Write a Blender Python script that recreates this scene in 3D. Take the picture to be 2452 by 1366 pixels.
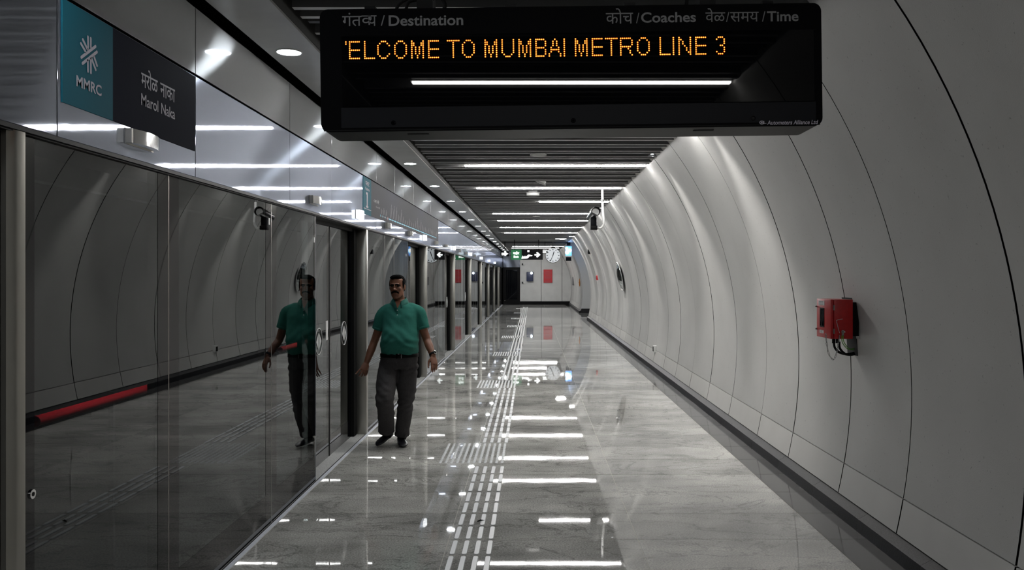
import bpy, bmesh, math, random
from mathutils import Vector, Matrix, noise
C = bpy.context.scene.collection
for o in list(bpy.data.objects): bpy.data.objects.remove(o)
random.seed(7)
PI = math.pi

# ------------------------------------------------------------------ camera, world, exposure
F = 2010.0; VX, VY = 1275.0, 662.0; H = 1.7
cam = bpy.data.cameras.new('camera'); co = bpy.data.objects.new('camera', cam); C.objects.link(co)
co.location = (0, 0, H); co.rotation_euler = (PI/2, 0, 0)
cam.sensor_width = 36; cam.lens = F/2452*36; cam.shift_x = -49/2452; cam.shift_y = -21/2452
cam.clip_end = 200; cam.clip_start = .05
bpy.context.scene.camera = co
w = bpy.data.worlds.new('world'); bpy.context.scene.world = w; w.use_nodes = True
w.node_tree.nodes['Background'].inputs[0].default_value = (.02, .022, .025, 1)
w.node_tree.nodes['Background'].inputs[1].default_value = .15
sc = bpy.context.scene
sc.view_settings.view_transform = 'Standard'; sc.view_settings.look = 'None'
sc.view_settings.gamma = 1; sc.view_settings.use_curve_mapping = False
sc.view_settings.exposure = 0.45
sc.cycles.max_bounces = 8; sc.cycles.glossy_bounces = 5; sc.cycles.transparent_max_bounces = 12
sc.cycles.sample_clamp_indirect = 4
LAMP_E, DOWN_E, SPOT_W = 66.0, 115.0, 95.0
GL = -1.80      # glass plane of the platform screen
FX = -1.78      # plane of the steel fascia and posts
RX = -1.92      # plane of the recessed doors
SZ = 3.20       # underside of the ceiling slats
POSTS = [9.0 + 5.14*k for k in range(8)]

# ------------------------------------------------------------------ materials
def mat(name, col=(.5, .5, .5), rough=.5, metal=0., emis=None, estr=0., spec=.5, coat=0., sampling=None):
    m = bpy.data.materials.new(name); m.use_nodes = True
    b = m.node_tree.nodes['Principled BSDF']
    b.inputs['Base Color'].default_value = (*col, 1); b.inputs['Roughness'].default_value = rough
    b.inputs['Metallic'].default_value = metal; b.inputs['Specular IOR Level'].default_value = spec
    b.inputs['Coat Weight'].default_value = coat
    if emis:
        b.inputs['Emission Color'].default_value = (*emis, 1); b.inputs['Emission Strength'].default_value = estr
    if sampling: m.cycles.emission_sampling = sampling
    return m
def N(m, t, **kw):
    n = m.node_tree.nodes.new(t)
    for k, v in kw.items():
        if k in n.inputs.keys(): n.inputs[k].default_value = v
        else: setattr(n, k, v)
    return n
def L(m, a, b): m.node_tree.links.new(a, b)
def B(m): return m.node_tree.nodes['Principled BSDF']
def vary(m, scale=8, lo=.85, hi=1.15, detail=4, stretch=(1, 1, 1), bump=0., bscale=200, obj_rand=0., isl_rand=0.):
    """multiply the base colour by noise, per-object tone, and add a fine relief"""
    b = B(m); col = b.inputs['Base Color'].default_value[:]
    geo = N(m, 'ShaderNodeNewGeometry')
    mp = N(m, 'ShaderNodeMapping'); mp.inputs['Scale'].default_value = stretch
    L(m, geo.outputs['Position'], mp.inputs['Vector'])
    nz = N(m, 'ShaderNodeTexNoise', Scale=scale, Detail=detail); L(m, mp.outputs[0], nz.inputs['Vector'])
    mr = N(m, 'ShaderNodeMapRange'); mr.inputs['From Min'].default_value = .3; mr.inputs['From Max'].default_value = .7
    mr.inputs['To Min'].default_value = lo; mr.inputs['To Max'].default_value = hi
    L(m, nz.outputs['Fac'], mr.inputs['Value']); out = mr.outputs[0]
    for amt, src in ((obj_rand, 'o'), (isl_rand, 'i')):
        if amt:
            r = N(m, 'ShaderNodeObjectInfo').outputs['Random'] if src == 'o' else geo.outputs['Random Per Island']
            r2 = N(m, 'ShaderNodeMapRange'); r2.inputs['To Min'].default_value = 1-amt; r2.inputs['To Max'].default_value = 1+amt
            L(m, r, r2.inputs['Value'])
            mu = N(m, 'ShaderNodeMath', operation='MULTIPLY'); L(m, out, mu.inputs[0]); L(m, r2.outputs[0], mu.inputs[1]); out = mu.outputs[0]
    vm = N(m, 'ShaderNodeVectorMath', operation='SCALE'); vm.inputs[0].default_value = col[:3]
    L(m, out, vm.inputs['Scale']); L(m, vm.outputs[0], b.inputs['Base Color'])
    if bump:
        n2 = N(m, 'ShaderNodeTexNoise', Scale=bscale, Detail=3); L(m, mp.outputs[0], n2.inputs['Vector'])
        bp = N(m, 'ShaderNodeBump', Strength=bump, Distance=.002); L(m, n2.outputs['Fac'], bp.inputs['Height'])
        L(m, bp.outputs[0], b.inputs['Normal'])
    return m
M = {}
M['concrete'] = vary(mat('glass_reinforced_concrete', (.50, .495, .48), .42, spec=.45), 1.6, .94, 1.05, 6, bump=.25, bscale=160, obj_rand=.04)
def pits(m, amt=.35):
    b = B(m); src = b.inputs['Base Color'].links[0].from_socket
    geo = N(m, 'ShaderNodeNewGeometry'); v = N(m, 'ShaderNodeTexNoise', Scale=55, Detail=1); L(m, geo.outputs['Position'], v.inputs['Vector'])
    mr = N(m, 'ShaderNodeMapRange'); mr.inputs['From Min'].default_value = .72; mr.inputs['From Max'].default_value = .77
    mr.inputs['To Min'].default_value = 1; mr.inputs['To Max'].default_value = 1-amt; L(m, v.outputs['Fac'], mr.inputs['Value'])
    s = N(m, 'ShaderNodeVectorMath', operation='SCALE'); L(m, src, s.inputs[0]); L(m, mr.outputs[0], s.inputs['Scale']); L(m, s.outputs[0], b.inputs['Base Color'])
pits(M['concrete'])
M['kick'] = vary(mat('kick_panel_concrete', (.56, .55, .53), .45), 1.8, .94, 1.05, 6, bump=.2, bscale=160, obj_rand=.03)
M['joint'] = mat('dark_joint', (.003, .003, .003), 1, spec=0)
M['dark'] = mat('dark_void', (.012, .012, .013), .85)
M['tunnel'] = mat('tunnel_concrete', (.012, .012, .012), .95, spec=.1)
def stone(name, col, rough, obj=.2, isl=.0, vein=.45, spec=.5):
    m = mat(name, col, rough, spec=spec)
    vary(m, 1.35, .60, 1.45, 9, (.9, 1.3, 1), obj_rand=obj, isl_rand=isl)
    b = B(m); src = b.inputs['Base Color'].links[0].from_socket
    geo = N(m, 'ShaderNodeNewGeometry'); mp = N(m, 'ShaderNodeMapping'); mp.inputs['Scale'].default_value = (.9, 1.9, 1); mp.inputs['Rotation'].default_value = (0, 0, .5)
    L(m, geo.outputs['Position'], mp.inputs[0])
    n1 = N(m, 'ShaderNodeTexNoise', Scale=1.5, Detail=9, Roughness=.62, Distortion=.9); L(m, mp.outputs[0], n1.inputs['Vector'])
    a = N(m, 'ShaderNodeMath', operation='SUBTRACT'); L(m, n1.outputs['Fac'], a.inputs[0]); a.inputs[1].default_value = .5
    ab = N(m, 'ShaderNodeMath', operation='ABSOLUTE'); L(m, a.outputs[0], ab.inputs[0])
    mr = N(m, 'ShaderNodeMapRange'); mr.inputs['From Max'].default_value = .018; mr.inputs['To Min'].default_value = 1-vein; L(m, ab.outputs[0], mr.inputs['Value'])
    n3 = N(m, 'ShaderNodeTexNoise', Scale=90, Detail=2); L(m, geo.outputs['Position'], n3.inputs['Vector'])
    m3 = N(m, 'ShaderNodeMapRange'); m3.inputs['From Min'].default_value = .35; m3.inputs['From Max'].default_value = .7; m3.inputs['To Min'].default_value = .78; m3.inputs['To Max'].default_value = 1.4
    L(m, n3.outputs['Fac'], m3.inputs['Value'])
    mu = N(m, 'ShaderNodeMath', operation='MULTIPLY'); L(m, mr.outputs[0], mu.inputs[0]); L(m, m3.outputs[0], mu.inputs[1])
    s = N(m, 'ShaderNodeVectorMath', operation='SCALE'); L(m, src, s.inputs[0]); L(m, mu.outputs[0], s.inputs['Scale']); L(m, s.outputs[0], b.inputs['Base Color'])
    nb = N(m, 'ShaderNodeTexNoise', Scale=3.0, Detail=2); L(m, geo.outputs['Position'], nb.inputs['Vector'])
    bp = N(m, 'ShaderNodeBump', Strength=.06, Distance=.004); L(m, nb.outputs['Fac'], bp.inputs['Height']); L(m, bp.outputs[0], b.inputs['Normal'])
    return m
M['tile'] = stone('grey_granite', (.42, .41, .385), .018)
M['tile_far'] = stone('grey_granite_far', (.40, .40, .385), .022, 0, .16)
M['border'] = stone('black_granite', (.028, .026, .025), .09, .1, .1, .1, spec=.4)
M['skirt'] = vary(mat('black_speckled_granite', (.018, .018, .02), .4, spec=.2), 120, .5, 1.9, 2)
M['grout'] = mat('beige_grout', (.60, .57, .50), .8)
M['sill'] = vary(mat('sill_stone', (.42, .42, .41), .45), 70, .75, 1.2, 2)
M['alu'] = vary(mat('aluminium_strip', (.60, .62, .68), .4, .0), 30, .9, 1.1)
M['slat'] = mat('aluminium_baffle', (.60, .60, .59), .4, .1)
M['edge_grey'] = mat('dark_edge_paint', (.035, .035, .033), .6, spec=.2)
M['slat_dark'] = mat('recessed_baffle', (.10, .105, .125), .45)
M['slat_side_shade'] = mat('baffle_side_shade', (.13, .13, .13), .5)  # slat paint darkened: shade between the slats put into their side faces
M['soffit'] = vary(mat('soffit_paint', (.40, .40, .39), .30), 5, .93, 1.07)
M['lamp'] = mat('lamp_light', (1, 1, 1), .5, emis=(1, .985, .96), estr=LAMP_E)
M['down'] = mat('downlight_light', (1, 1, 1), .5, emis=(.90, .96, 1), estr=DOWN_E)
M['white_light'] = mat('indicator_light', (1, 1, 1), .4, emis=(.93, .97, 1), estr=2.2, sampling='NONE')
M['sign_white'] = mat('lit_white', (1, 1, 1), .4, emis=(.95, 1, .97), estr=1.6, sampling='NONE')
M['blue_light'] = mat('blue_light', (.2, .5, 1), .4, emis=(.10, .35, 1), estr=.9, sampling='NONE')
M['bluewhite'] = mat('bluish_white_light', (1, 1, 1), .4, emis=(.75, .9, 1), estr=6, sampling='NONE')
M['led'] = mat('amber_led', (.8, .4, .05), .4, emis=(1, .42, .05), estr=3.0, sampling='NONE')
M['led_halo'] = mat('amber_led_halo', (.3, .05, .005), .5, emis=(1, .13, .006), estr=.75, sampling='NONE')  # added glowing ring that paints the orange halo round each LED
M['black'] = mat('black_enamel', (.003, .003, .0035), .45, spec=.12)
M['black_gloss'] = mat('black_acrylic', (.0015, .0016, .002), .012, spec=.16)
M['boxblue'] = mat('dark_blue_enamel', (.035, .045, .10), .35)
M['navy'] = mat('navy_enamel', (.0035, .004, .006), .5, spec=.10)
M['frit'] = mat('black_glass_border', (.003, .0035, .005), .02, spec=.32)
M['rubber'] = mat('black_rubber', (.005, .005, .005), .7, spec=.15)
M['print_grey'] = mat('grey_print', (.15, .15, .155), .5)
M['print_white'] = mat('white_print', (.42, .40, .46), .5, spec=.15)
M['teal'] = mat('teal_vinyl', (.010, .105, .145), .6, spec=.04)
M['charcoal'] = mat('charcoal_vinyl', (.012, .013, .023), .7, spec=.02)
M['map'] = mat('map_vinyl', (.017, .017, .025), .55, spec=.045)
M['cyan'] = mat('cyan_print', (.06, .55, .75), .4)
M['pinkish'] = mat('dull_red_print', (.35, .10, .12), .4)
M['red'] = vary(mat('red_enamel', (.42, .006, .008), .38), 40, .9, 1.1)
M['redpipe'] = mat('red_pipe_paint', (.55, .02, .03), .35)
M['chrome'] = mat('polished_steel', (.72, .72, .72), .12, 1)
M['stud'] = mat('tactile_stud', (.90, .91, .92), .22, .0)
M['bar'] = mat('tactile_bar', (.60, .605, .615), .32, .1)
M['white'] = mat('white_plastic', (.72, .72, .71), .4)
M['paint_grey'] = vary(mat('light_grey_paint', (.40, .40, .39), .5), 4, .95, 1.05)
M['wallfar'] = vary(mat('grey_wall_panel', (.62, .62, .61), .45), 3, .95, 1.05)
M['greensign'] = mat('green_sign', (.01, .19, .07), .4, emis=(.01, .25, .08), estr=.15, sampling='NONE')
M['mirror'] = mat('convex_mirror', (.75, .77, .76), .02, 1)
M['orange'] = mat('orange_plastic', (.75, .25, .02), .4)
M['gold'] = mat('brass', (.6, .45, .2), .3, 1)
M['greenwire'] = mat('green_wire', (.10, .35, .03), .4)

def steel(name, col, ra, rb, mixf, bump=.0):
    """brushed steel: a sharp lobe and a lobe smeared across the horizontal grain"""
    m = bpy.data.materials.new(name); m.use_nodes = True; nt = m.node_tree
    nt.nodes.remove(nt.nodes['Principled BSDF']); out = nt.nodes['Material Output']
    a = N(m, 'ShaderNodeBsdfAnisotropic'); a.inputs['Color'].default_value = (*col, 1); a.inputs['Roughness'].default_value = ra
    b = N(m, 'ShaderNodeBsdfAnisotropic'); b.inputs['Color'].default_value = (*col, 1); b.inputs['Roughness'].default_value = rb; b.inputs['Anisotropy'].default_value = .85
    t = N(m, 'ShaderNodeTangent', direction_type='UV_MAP'); L(m, t.outputs[0], b.inputs['Tangent'])
    geo = N(m, 'ShaderNodeNewGeometry'); mp = N(m, 'ShaderNodeMapping'); mp.inputs['Scale'].default_value = (1, 1.5, 260)
    L(m, geo.outputs['Position'], mp.inputs[0]); n = N(m, 'ShaderNodeTexNoise', Scale=1.5, Detail=3); L(m, mp.outputs[0], n.inputs['Vector'])
    bp = N(m, 'ShaderNodeBump', Strength=.012, Distance=.001); L(m, n.outputs['Fac'], bp.inputs['Height'])
    n2 = N(m, 'ShaderNodeTexNoise', Scale=.9, Detail=1); L(m, geo.outputs['Position'], n2.inputs['Vector'])
    bp2 = N(m, 'ShaderNodeBump', Strength=.12, Distance=.012); L(m, n2.outputs['Fac'], bp2.inputs['Height']); L(m, bp.outputs[0], bp2.inputs['Normal'])
    L(m, bp2.outputs[0], a.inputs['Normal']); L(m, bp2.outputs[0], b.inputs['Normal'])
    mx = N(m, 'ShaderNodeMixShader'); mx.inputs[0].default_value = mixf
    L(m, a.outputs[0], mx.inputs[1]); L(m, b.outputs[0], mx.inputs[2]); L(m, mx.outputs[0], out.inputs[0])
    return m
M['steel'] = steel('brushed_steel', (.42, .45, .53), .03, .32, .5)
M['steel_upper_dim'] = steel('brushed_steel_dim', (.24, .245, .25), .05, .30, .5)  # darker copy of the steel: dim ceiling reflection put into its colour
M['post'] = mat('post_steel', (.33, .32, .29), .30, .85)
def glass(name, tint):
    m = bpy.data.materials.new(name); m.use_nodes = True; nt = m.node_tree
    nt.nodes.remove(nt.nodes['Principled BSDF']); out = nt.nodes['Material Output']
    tr = N(m, 'ShaderNodeBsdfTransparent'); tr.inputs[0].default_value = (*tint, 1)
    g = N(m, 'ShaderNodeBsdfGlossy'); g.inputs['Roughness'].default_value = 0; g.inputs['Color'].default_value = (.92, .95, .96, 1)
    fr = N(m, 'ShaderNodeFresnel', IOR=1.52)
    a_ = N(m, 'ShaderNodeMath', operation='MULTIPLY'); L(m, fr.outputs[0], a_.inputs[0]); a_.inputs[1].default_value = 1.35
    b_ = N(m, 'ShaderNodeMath', operation='ADD'); L(m, fr.outputs[0], b_.inputs[0]); b_.inputs[1].default_value = 1
    c_ = N(m, 'ShaderNodeMath', operation='DIVIDE'); L(m, a_.outputs[0], c_.inputs[0]); L(m, b_.outputs[0], c_.inputs[1])
    mx = N(m, 'ShaderNodeMixShader'); ge = N(m, 'ShaderNodeNewGeometry'); k_ = N(m, 'ShaderNodeMath', operation='MULTIPLY_ADD'); L(m, ge.outputs['Backfacing'], k_.inputs[0]); k_.inputs[1].default_value = -1; k_.inputs[2].default_value = 1
    f_ = N(m, 'ShaderNodeMath', operation='MULTIPLY'); L(m, c_.outputs[0], f_.inputs[0]); L(m, k_.outputs[0], f_.inputs[1]); L(m, f_.outputs[0], mx.inputs[0]); L(m, tr.outputs[0], mx.inputs[1]); L(m, g.outputs[0], mx.inputs[2])
    L(m, mx.outputs[0], out.inputs[0]); return m
M['glass'] = glass('tinted_glass', (.50, .54, .54))

# ------------------------------------------------------------------ helpers
class MB:
    def __init__(s): s.v = []; s.f = []; s.smooth = False
    def add(s, v, f):
        n = len(s.v); s.v += [tuple(p) for p in v]; s.f += [tuple(i+n for i in q) for q in f]; return s
    def box(s, x0, x1, y0, y1, z0, z1):
        return s.add([(x0, y0, z0), (x1, y0, z0), (x1, y1, z0), (x0, y1, z0), (x0, y0, z1), (x1, y0, z1), (x1, y1, z1), (x0, y1, z1)],
                     [(0, 3, 2, 1), (4, 5, 6, 7), (0, 1, 5, 4), (1, 2, 6, 5), (2, 3, 7, 6), (3, 0, 4, 7)])
    def bbox(s, x0, x1, y0, y1, z0, z1, b):
        bm = bmesh.new(); m = Matrix.Translation(((x0+x1)/2, (y0+y1)/2, (z0+z1)/2)) @ Matrix.Diagonal((x1-x0, y1-y0, z1-z0, 1))
        bmesh.ops.create_cube(bm, size=1, matrix=m)
        bmesh.ops.bevel(bm, geom=bm.edges[:], offset=b, segments=2, affect='EDGES', profile=.5)
        s.add([v.co[:] for v in bm.verts], [[v.index for v in f.verts] for f in bm.faces]) if not bm.verts.index_update() else 0
        bm.free(); return s
    def prism(s, pts, ax, a0, a1):
        """extrude a 2-D outline along axis ax (0,1,2)"""
        def P(p, a):
            q = list(p); q.insert(ax, a); return q
        n = len(pts); v = [P(p, a0) for p in pts]+[P(p, a1) for p in pts]
        f = [tuple(range(n)), tuple(range(2*n-1, n-1, -1))]+[(i, (i+1) % n+0, (i+1) % n+n, i+n) for i in range(n)]
        return s.add(v, f)
    def tube(s, pts, r, n=8, cap=True):
        pts = [Vector(p) for p in pts]; rs = r if isinstance(r, (list, tuple)) else [r]*len(pts)
        prev = None; V = []
        for i, p in enumerate(pts):
            t = (pts[min(i+1, len(pts)-1)]-pts[max(i-1, 0)]).normalized()
            if prev is None:
                a = t.orthogonal().normalized()
            else:
                a = (prev-t*prev.dot(t)); a = a.normalized() if a.length > 1e-6 else t.orthogonal().normalized()
            prev = a; b = t.cross(a)
            for k in range(n):
                an = 2*PI*k/n; V.append(p+(a*math.cos(an)+b*math.sin(an))*rs[i])
        Fc = []
        for i in range(len(pts)-1):
            for k in range(n):
                k2 = (k+1) % n; Fc.append((i*n+k, i*n+k2, (i+1)*n+k2, (i+1)*n+k))
        if cap: Fc.append(tuple(range(n-1, -1, -1))); e = (len(pts)-1)*n; Fc.append(tuple(range(e, e+n)))
        return s.add(V, Fc)
    def cyl(s, p0, p1, r, n=20, r2=None): return s.tube([p0, p1], [r, r if r2 is None else r2], n)
    def ell(s, c, r, nu=16, nv=10, rot=None):
        V = []; c = Vector(c)
        for j in range(nv+1):
            th = PI*j/nv
            for i in range(nu):
                ph = 2*PI*i/nu; q = Vector((r[0]*math.sin(th)*math.cos(ph), r[1]*math.sin(th)*math.sin(ph), r[2]*math.cos(th)))
                if rot: q = rot @ q
                V.append(c+q)
        Fc = [(j*nu+i, (j+1)*nu+i, (j+1)*nu+(i+1) % nu, j*nu+(i+1) % nu) for j in range(nv) for i in range(nu)]
        return s.add(V, Fc)
    def torus(s, c, R, r, ax=0, n=32, k=8, sq=(1, 1)):
        pts = []
        for i in range(n+1):
            a = 2*PI*i/n; u, v = R*sq[0]*math.cos(a), R*sq[1]*math.sin(a)
            q = [u, v]; q.insert(ax, 0); pts.append(Vector(c)+Vector(q))
        return s.tube(pts, r, k, False)
    def mesh(s, name, mats):
        me = bpy.data.meshes.new(name); me.from_pydata(s.v, [], s.f)
        for m in (mats if isinstance(mats, (list, tuple)) else [mats]): me.materials.append(m)
        bm = bmesh.new(); bm.from_mesh(me); bmesh.ops.remove_doubles(bm, verts=bm.verts, dist=1e-6); bmesh.ops.recalc_face_normals(bm, faces=bm.faces); bm.to_mesh(me); bm.free()
        if s.smooth:
            me.polygons.foreach_set('use_smooth', [True]*len(me.polygons)); 
            if s.smooth == 'auto': me.set_sharp_from_angle(angle=math.radians(25))
        return me
def obj(name, mb, m, parent=None, smooth=False, kind=None):
    if isinstance(mb, MB): mb.smooth = smooth; me = mb.mesh(name, m)
    else: me = mb
    o = bpy.data.objects.new(name, me); C.objects.link(o)
    if parent: o.parent = parent
    if kind: o['kind'] = kind
    return o
def inst(name, me, loc, parent=None, rot=(0, 0, 0), scale=(1, 1, 1)):
    o = bpy.data.objects.new(name, me); C.objects.link(o); o.location = loc; o.rotation_euler = rot; o.scale = scale
    if parent: o.parent = parent
    return o
def thing(name, label, cat, loc=(0, 0, 0), group=None):
    o = bpy.data.objects.new(name, None); o.empty_display_size = .1; C.objects.link(o); o.location = loc
    o['label'] = label; o['category'] = cat
    if group: o['group'] = group
    return o
def tag(o, label, cat, group=None):
    o['label'] = label; o['category'] = cat
    if group: o['group'] = group
    return o
def part(name, mb, m, root, smooth=False, label=None):
    """a part given in world coordinates, parented to a root that may sit elsewhere"""
    o = obj(name, mb, m, None, smooth); o.parent = root; o.matrix_parent_inverse = Matrix.Translation(root.location).inverted() if not root.rotation_euler[1] else root_matrix(root).inverted()
    if label: o['label'] = label
    return o
def root_matrix(r): return Matrix.Translation(r.location) @ r.rotation_euler.to_matrix().to_4x4()
def struct(name, mb, m, smooth=False): return obj(name, mb, m, None, smooth, 'structure')
def W(px, py, Y): return Vector(((px-VX)/F*Y, Y, H-(py-VY)/F*Y))
ORD = ['first', 'second', 'third', 'fourth', 'fifth', 'sixth', 'seventh', 'eighth', 'ninth', 'tenth', 'eleventh', 'twelfth', 'thirteenth', 'fourteenth', 'fifteenth', 'sixteenth', 'seventeenth', 'eighteenth', 'nineteenth', 'twentieth']
def text_polys(body, off=0., clipx=None):
    cu = bpy.data.curves.new('t', 'FONT'); cu.body = body; cu.size = 1; cu.offset = off; cu.extrude = 0; cu.resolution_u = 4
    o = bpy.data.objects.new('t', cu); C.objects.link(o); bpy.context.view_layer.update()
    me = bpy.data.meshes.new_from_object(o.evaluated_get(bpy.context.evaluated_depsgraph_get()))
    bpy.data.objects.remove(o); bpy.data.curves.remove(cu)
    if clipx is not None and me.vertices:
        bm = bmesh.new(); bm.from_mesh(me); xs = [v.co.x for v in bm.verts]; x = min(xs)+(max(xs)-min(xs))*clipx
        bmesh.ops.bisect_plane(bm, geom=bm.verts[:]+bm.edges[:]+bm.faces[:], plane_co=(x, 0, 0), plane_no=(1, 0, 0), clear_outer=True); bm.to_mesh(me); bm.free()
    v = [x.co.copy() for x in me.vertices]; f = [tuple(p.vertices) for p in me.polygons]; bpy.data.meshes.remove(me)
    return v, f
def text(mb, body, box, plane, off=0., th=.001, clipx=None, shear=0.):
    """flat lettering fitted to box=(u0,u1,v0,v1); plane(u,v,d) gives a point, d out of the surface"""
    v, f = text_polys(body, off, clipx)
    if not v: return mb
    x0 = min(p.x for p in v); x1 = max(p.x for p in v); y0 = min(p.y for p in v); y1 = max(p.y for p in v)
    u0, u1, v0, v1 = box; V = []
    for p in v:
        a = u0+(p.x-x0)/(x1-x0)*(u1-u0); b = v0+(p.y-y0)/(y1-y0)*(v1-v0); V.append(plane(a+shear*(b-v0), b, th))
    return mb.add(V, f)

# ------------------------------------------------------------------ floor
fl = struct('floor', MB().box(-2.06, 7.0, -7, 52, -.30, -.0012), M['grout'])
COLS = [(-1.755, -.54), (-.54, .68), (.68, 1.90)]
T = .592; J0 = 7.20
def tile_me(name, w_, d_, m): return MB().prism([(-w_/2+.0015, 0), (w_/2-.0015, 0), (w_/2-.0015, -.02), (-w_/2+.0015, -.02)], 1, -d_/2+.003, d_/2-.003).mesh(name, m)
tm = [tile_me('tile', b-a, T, M['tile']) for a, b in COLS]; tb = tile_me('tile', .262, T, M['border'])
k0 = -8
far_t, far_b = MB(), MB()
for k in range(-24, 74):
    y0 = J0+k*T
    if y0 > 50.3: break
    near = -9 <= k < 14
    for c, (a, b) in enumerate(COLS):
        dz = random.uniform(-.0004, .0004)
        if near: inst('tile', tm[c], ((a+b)/2, y0+T/2, dz), fl)
        else: far_t.box(a+.0015, b-.0015, y0+.0015, min(y0+T-.0015, 50.38), -.02, dz)
    if near: inst('border_tile', tb, (2.031, y0+T/2, 0), fl)
    elif y0 < 33.4 or y0 > 38.6: far_b.box(1.902, 2.161, y0+.0015, min(y0+T-.0015, 50.38), -.02, 0)
    if 33.3 < y0 < 38.6:
        for q in range(4): far_t.box(1.902+q*1.2, 1.9+(q+1)*1.2, y0+.0015, y0+T-.0015, -.02, 0)
obj('far_tiles', far_t, M['tile_far'], fl, kind='stuff'); obj('far_border_tiles', far_b, M['border'], fl, kind='stuff')
edge = obj('edge_strip', MB().box(-1.79, -1.757, -6, 50.3, -.02, .003), M['alu'], fl)
sillp = obj('door_sill', MB().box(-2.06, -1.792, -6, 50.3, -.05, .002), M['sill'], fl)

# tactile paving: bars and warning studs
tp = thing('tactile_paving', 'long line of raised white guide bars with stud fields along the floor', 'tactile paving', (-.38, 4, 0))
def bar_me(n=1):
    mb = MB(); w2, l2, h = .0175, .1325, .005
    outline = [(-w2, -l2+.012), (-w2+.006, -l2+.003), (0, -l2), (w2-.006, -l2+.003), (w2, -l2+.012), (w2, l2-.012), (w2-.006, l2-.003), (0, l2), (-w2+.006, l2-.003), (-w2, l2-.012)]
    top = [(x*.82, y*.985) for x, y in outline]; k = len(outline)
    mb.add([(x, y, 0) for x, y in outline]+[(x, y, h) for x, y in top], [tuple(range(k, 2*k))]+[(i, (i+1) % k, (i+1) % k+k, i+k) for i in range(k)])
    return mb
bme = bar_me().mesh('guide_bar', M['bar']); farbars = MB()
BL = [7.62+5.14*k for k in range(8)]
studs_me = None
y = 2.4
segs = []
while y < 46.2:
    hit = [b for b in BL if y+.29 > b-.03 and y < b+.9]
    if hit: y = hit[0]+.91; continue
    segs.append(y+.15); y += .30
for yc in segs:
    for j in range(4):
        x = -.492+.0745*j
        if yc < 15: o = inst('guide_bar', bme, (x, yc, .0005), None); o.parent = tp; o.matrix_parent_inverse = Matrix.Translation(tp.location).inverted()
        else:
            t_ = bar_me(); farbars.add([(a+x, b+yc, c+.0005) for a, b, c in t_.v], t_.f)
part('far_guide_bars', farbars, M['bar'], tp)['kind'] = 'stuff'
for bi, yb in enumerate(BL):
    mb = MB(); n = 8
    for r in range(18):
        for c in range(12):
            x, yy = -.84+.0512*c, yb+.02+.0505*r
            V = [(x+.0155*math.cos(2*PI*i/n), yy+.0155*math.sin(2*PI*i/n), 0) for i in range(n)]+[(x+.010*math.cos(2*PI*i/n), yy+.010*math.sin(2*PI*i/n), .0055) for i in range(n)]
            mb.add(V, [tuple(range(n, 2*n))]+[(i, (i+1) % n, (i+1) % n+n, i+n) for i in range(n)])
    part('stud_field', mb, M['stud'], tp)['kind'] = 'stuff'

# ------------------------------------------------------------------ right wall: curved concrete lining
R0, CX, CZ = 3.70, -1.373, .95
def arcx(z, d=0.): return CX+math.sqrt((R0+d)**2-(z-CZ)**2)
def arc_panel(z0, z1, y0, y1, n, d=.0, th=.03):
    o = [(arcx(z0+(z1-z0)*i/n, d), z0+(z1-z0)*i/n) for i in range(n+1)]
    i_ = [(arcx(z0+(z1-z0)*i/n, d+th), z0+(z1-z0)*i/n) for i in range(n, -1, -1)]
    mb = MB(); k = n+1
    V = [(x, y0, z) for x, z in o]+[(x, y1, z) for x, z in o]+[(x, y0, z) for x, z in i_]+[(x, y1, z) for x, z in i_]
    Fc = [(i, i+1, k+i+1, k+i) for i in range(n)]
    a, b = 2*k, 3*k
    for i in range(n): Fc += [(i, a+n-i, a+n-i-1, i+1), (k+i, k+i+1, b+n-i-1, b+n-i)]
    Fc += [(0, k, b+n, a+n), (n, a, b, k+n)]
    return mb.add(V, Fc)
wr = struct('wall_right', arc_panel(-.05, 3.75, -7, 33.5, 30, .028, .35), M['joint'])
JO = [2.75-1.2*i for i in range(8, 0, -1)]+[2.75, 3.95, 5.15, 6.13, 7.33, 8.34]+[9.56+1.2*i for i in range(20)]
JO = JO+[33.5]
cache = {}
def wall_panel(y0, y1, par):
    wd = round(y1-y0, 3)
    if wd not in cache:
        g = .0068
        a = arc_panel(.3365, 3.70, -wd/2+g, wd/2-g, 30); a.smooth = 'auto'
        b = arc_panel(.122, .3285, -wd/2+g, wd/2-g, 4, -.001); b.smooth = 'auto'
        ms = []
        for mb_, nm, mm in ((a, 'wall_panel', 'concrete'), (b, 'kick_panel', 'kick')):
            me = mb_.mesh(nm, [M[mm], M['joint']])
            for p_ in me.polygons:
                if abs(p_.normal.y) > .7: p_.material_index = 1
            ms.append(me)
        cache[wd] = ms
    inst('wall_panel', cache[wd][0], (random.uniform(-.0015, .0015), (y0+y1)/2, 0), par); inst('kick_panel', cache[wd][1], (0, (y0+y1)/2, 0), par)
for a, b in zip(JO[:-1], JO[1:]): wall_panel(a, b, wr)
wr2 = obj('wall_right', arc_panel(-.05, 3.75, 38.9, 50.4, 30, .012, .02), M['joint'], None, kind='structure')
wr2.name = 'wall_beyond'
yy = 38.9
while yy < 50.2: wall_panel(yy, min(yy+1.2, 50.4), wr2); yy += 1.2
sk = [(2.160, 0), (2.172, .078), (2.236, .112), (2.236, .121), (2.42, .121), (2.42, 0)]
for nm, y0, y1 in (('baseboard_right', -7, 33.5), ('baseboard_beyond', 38.9, 50.4)):
    s_ = struct(nm, MB().prism([(2.30, -.02), (2.175, -.02), (2.175, .05), (2.24, .10), (2.30, .10)], 1, y0, y1), M['joint'])
    yy = y0
    while yy < y1-.01:
        e = min(yy+.9, y1); obj('skirting_stone', MB().prism(sk, 1, yy+.001, e-.001), M['skirt'], s_); yy = e
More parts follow.
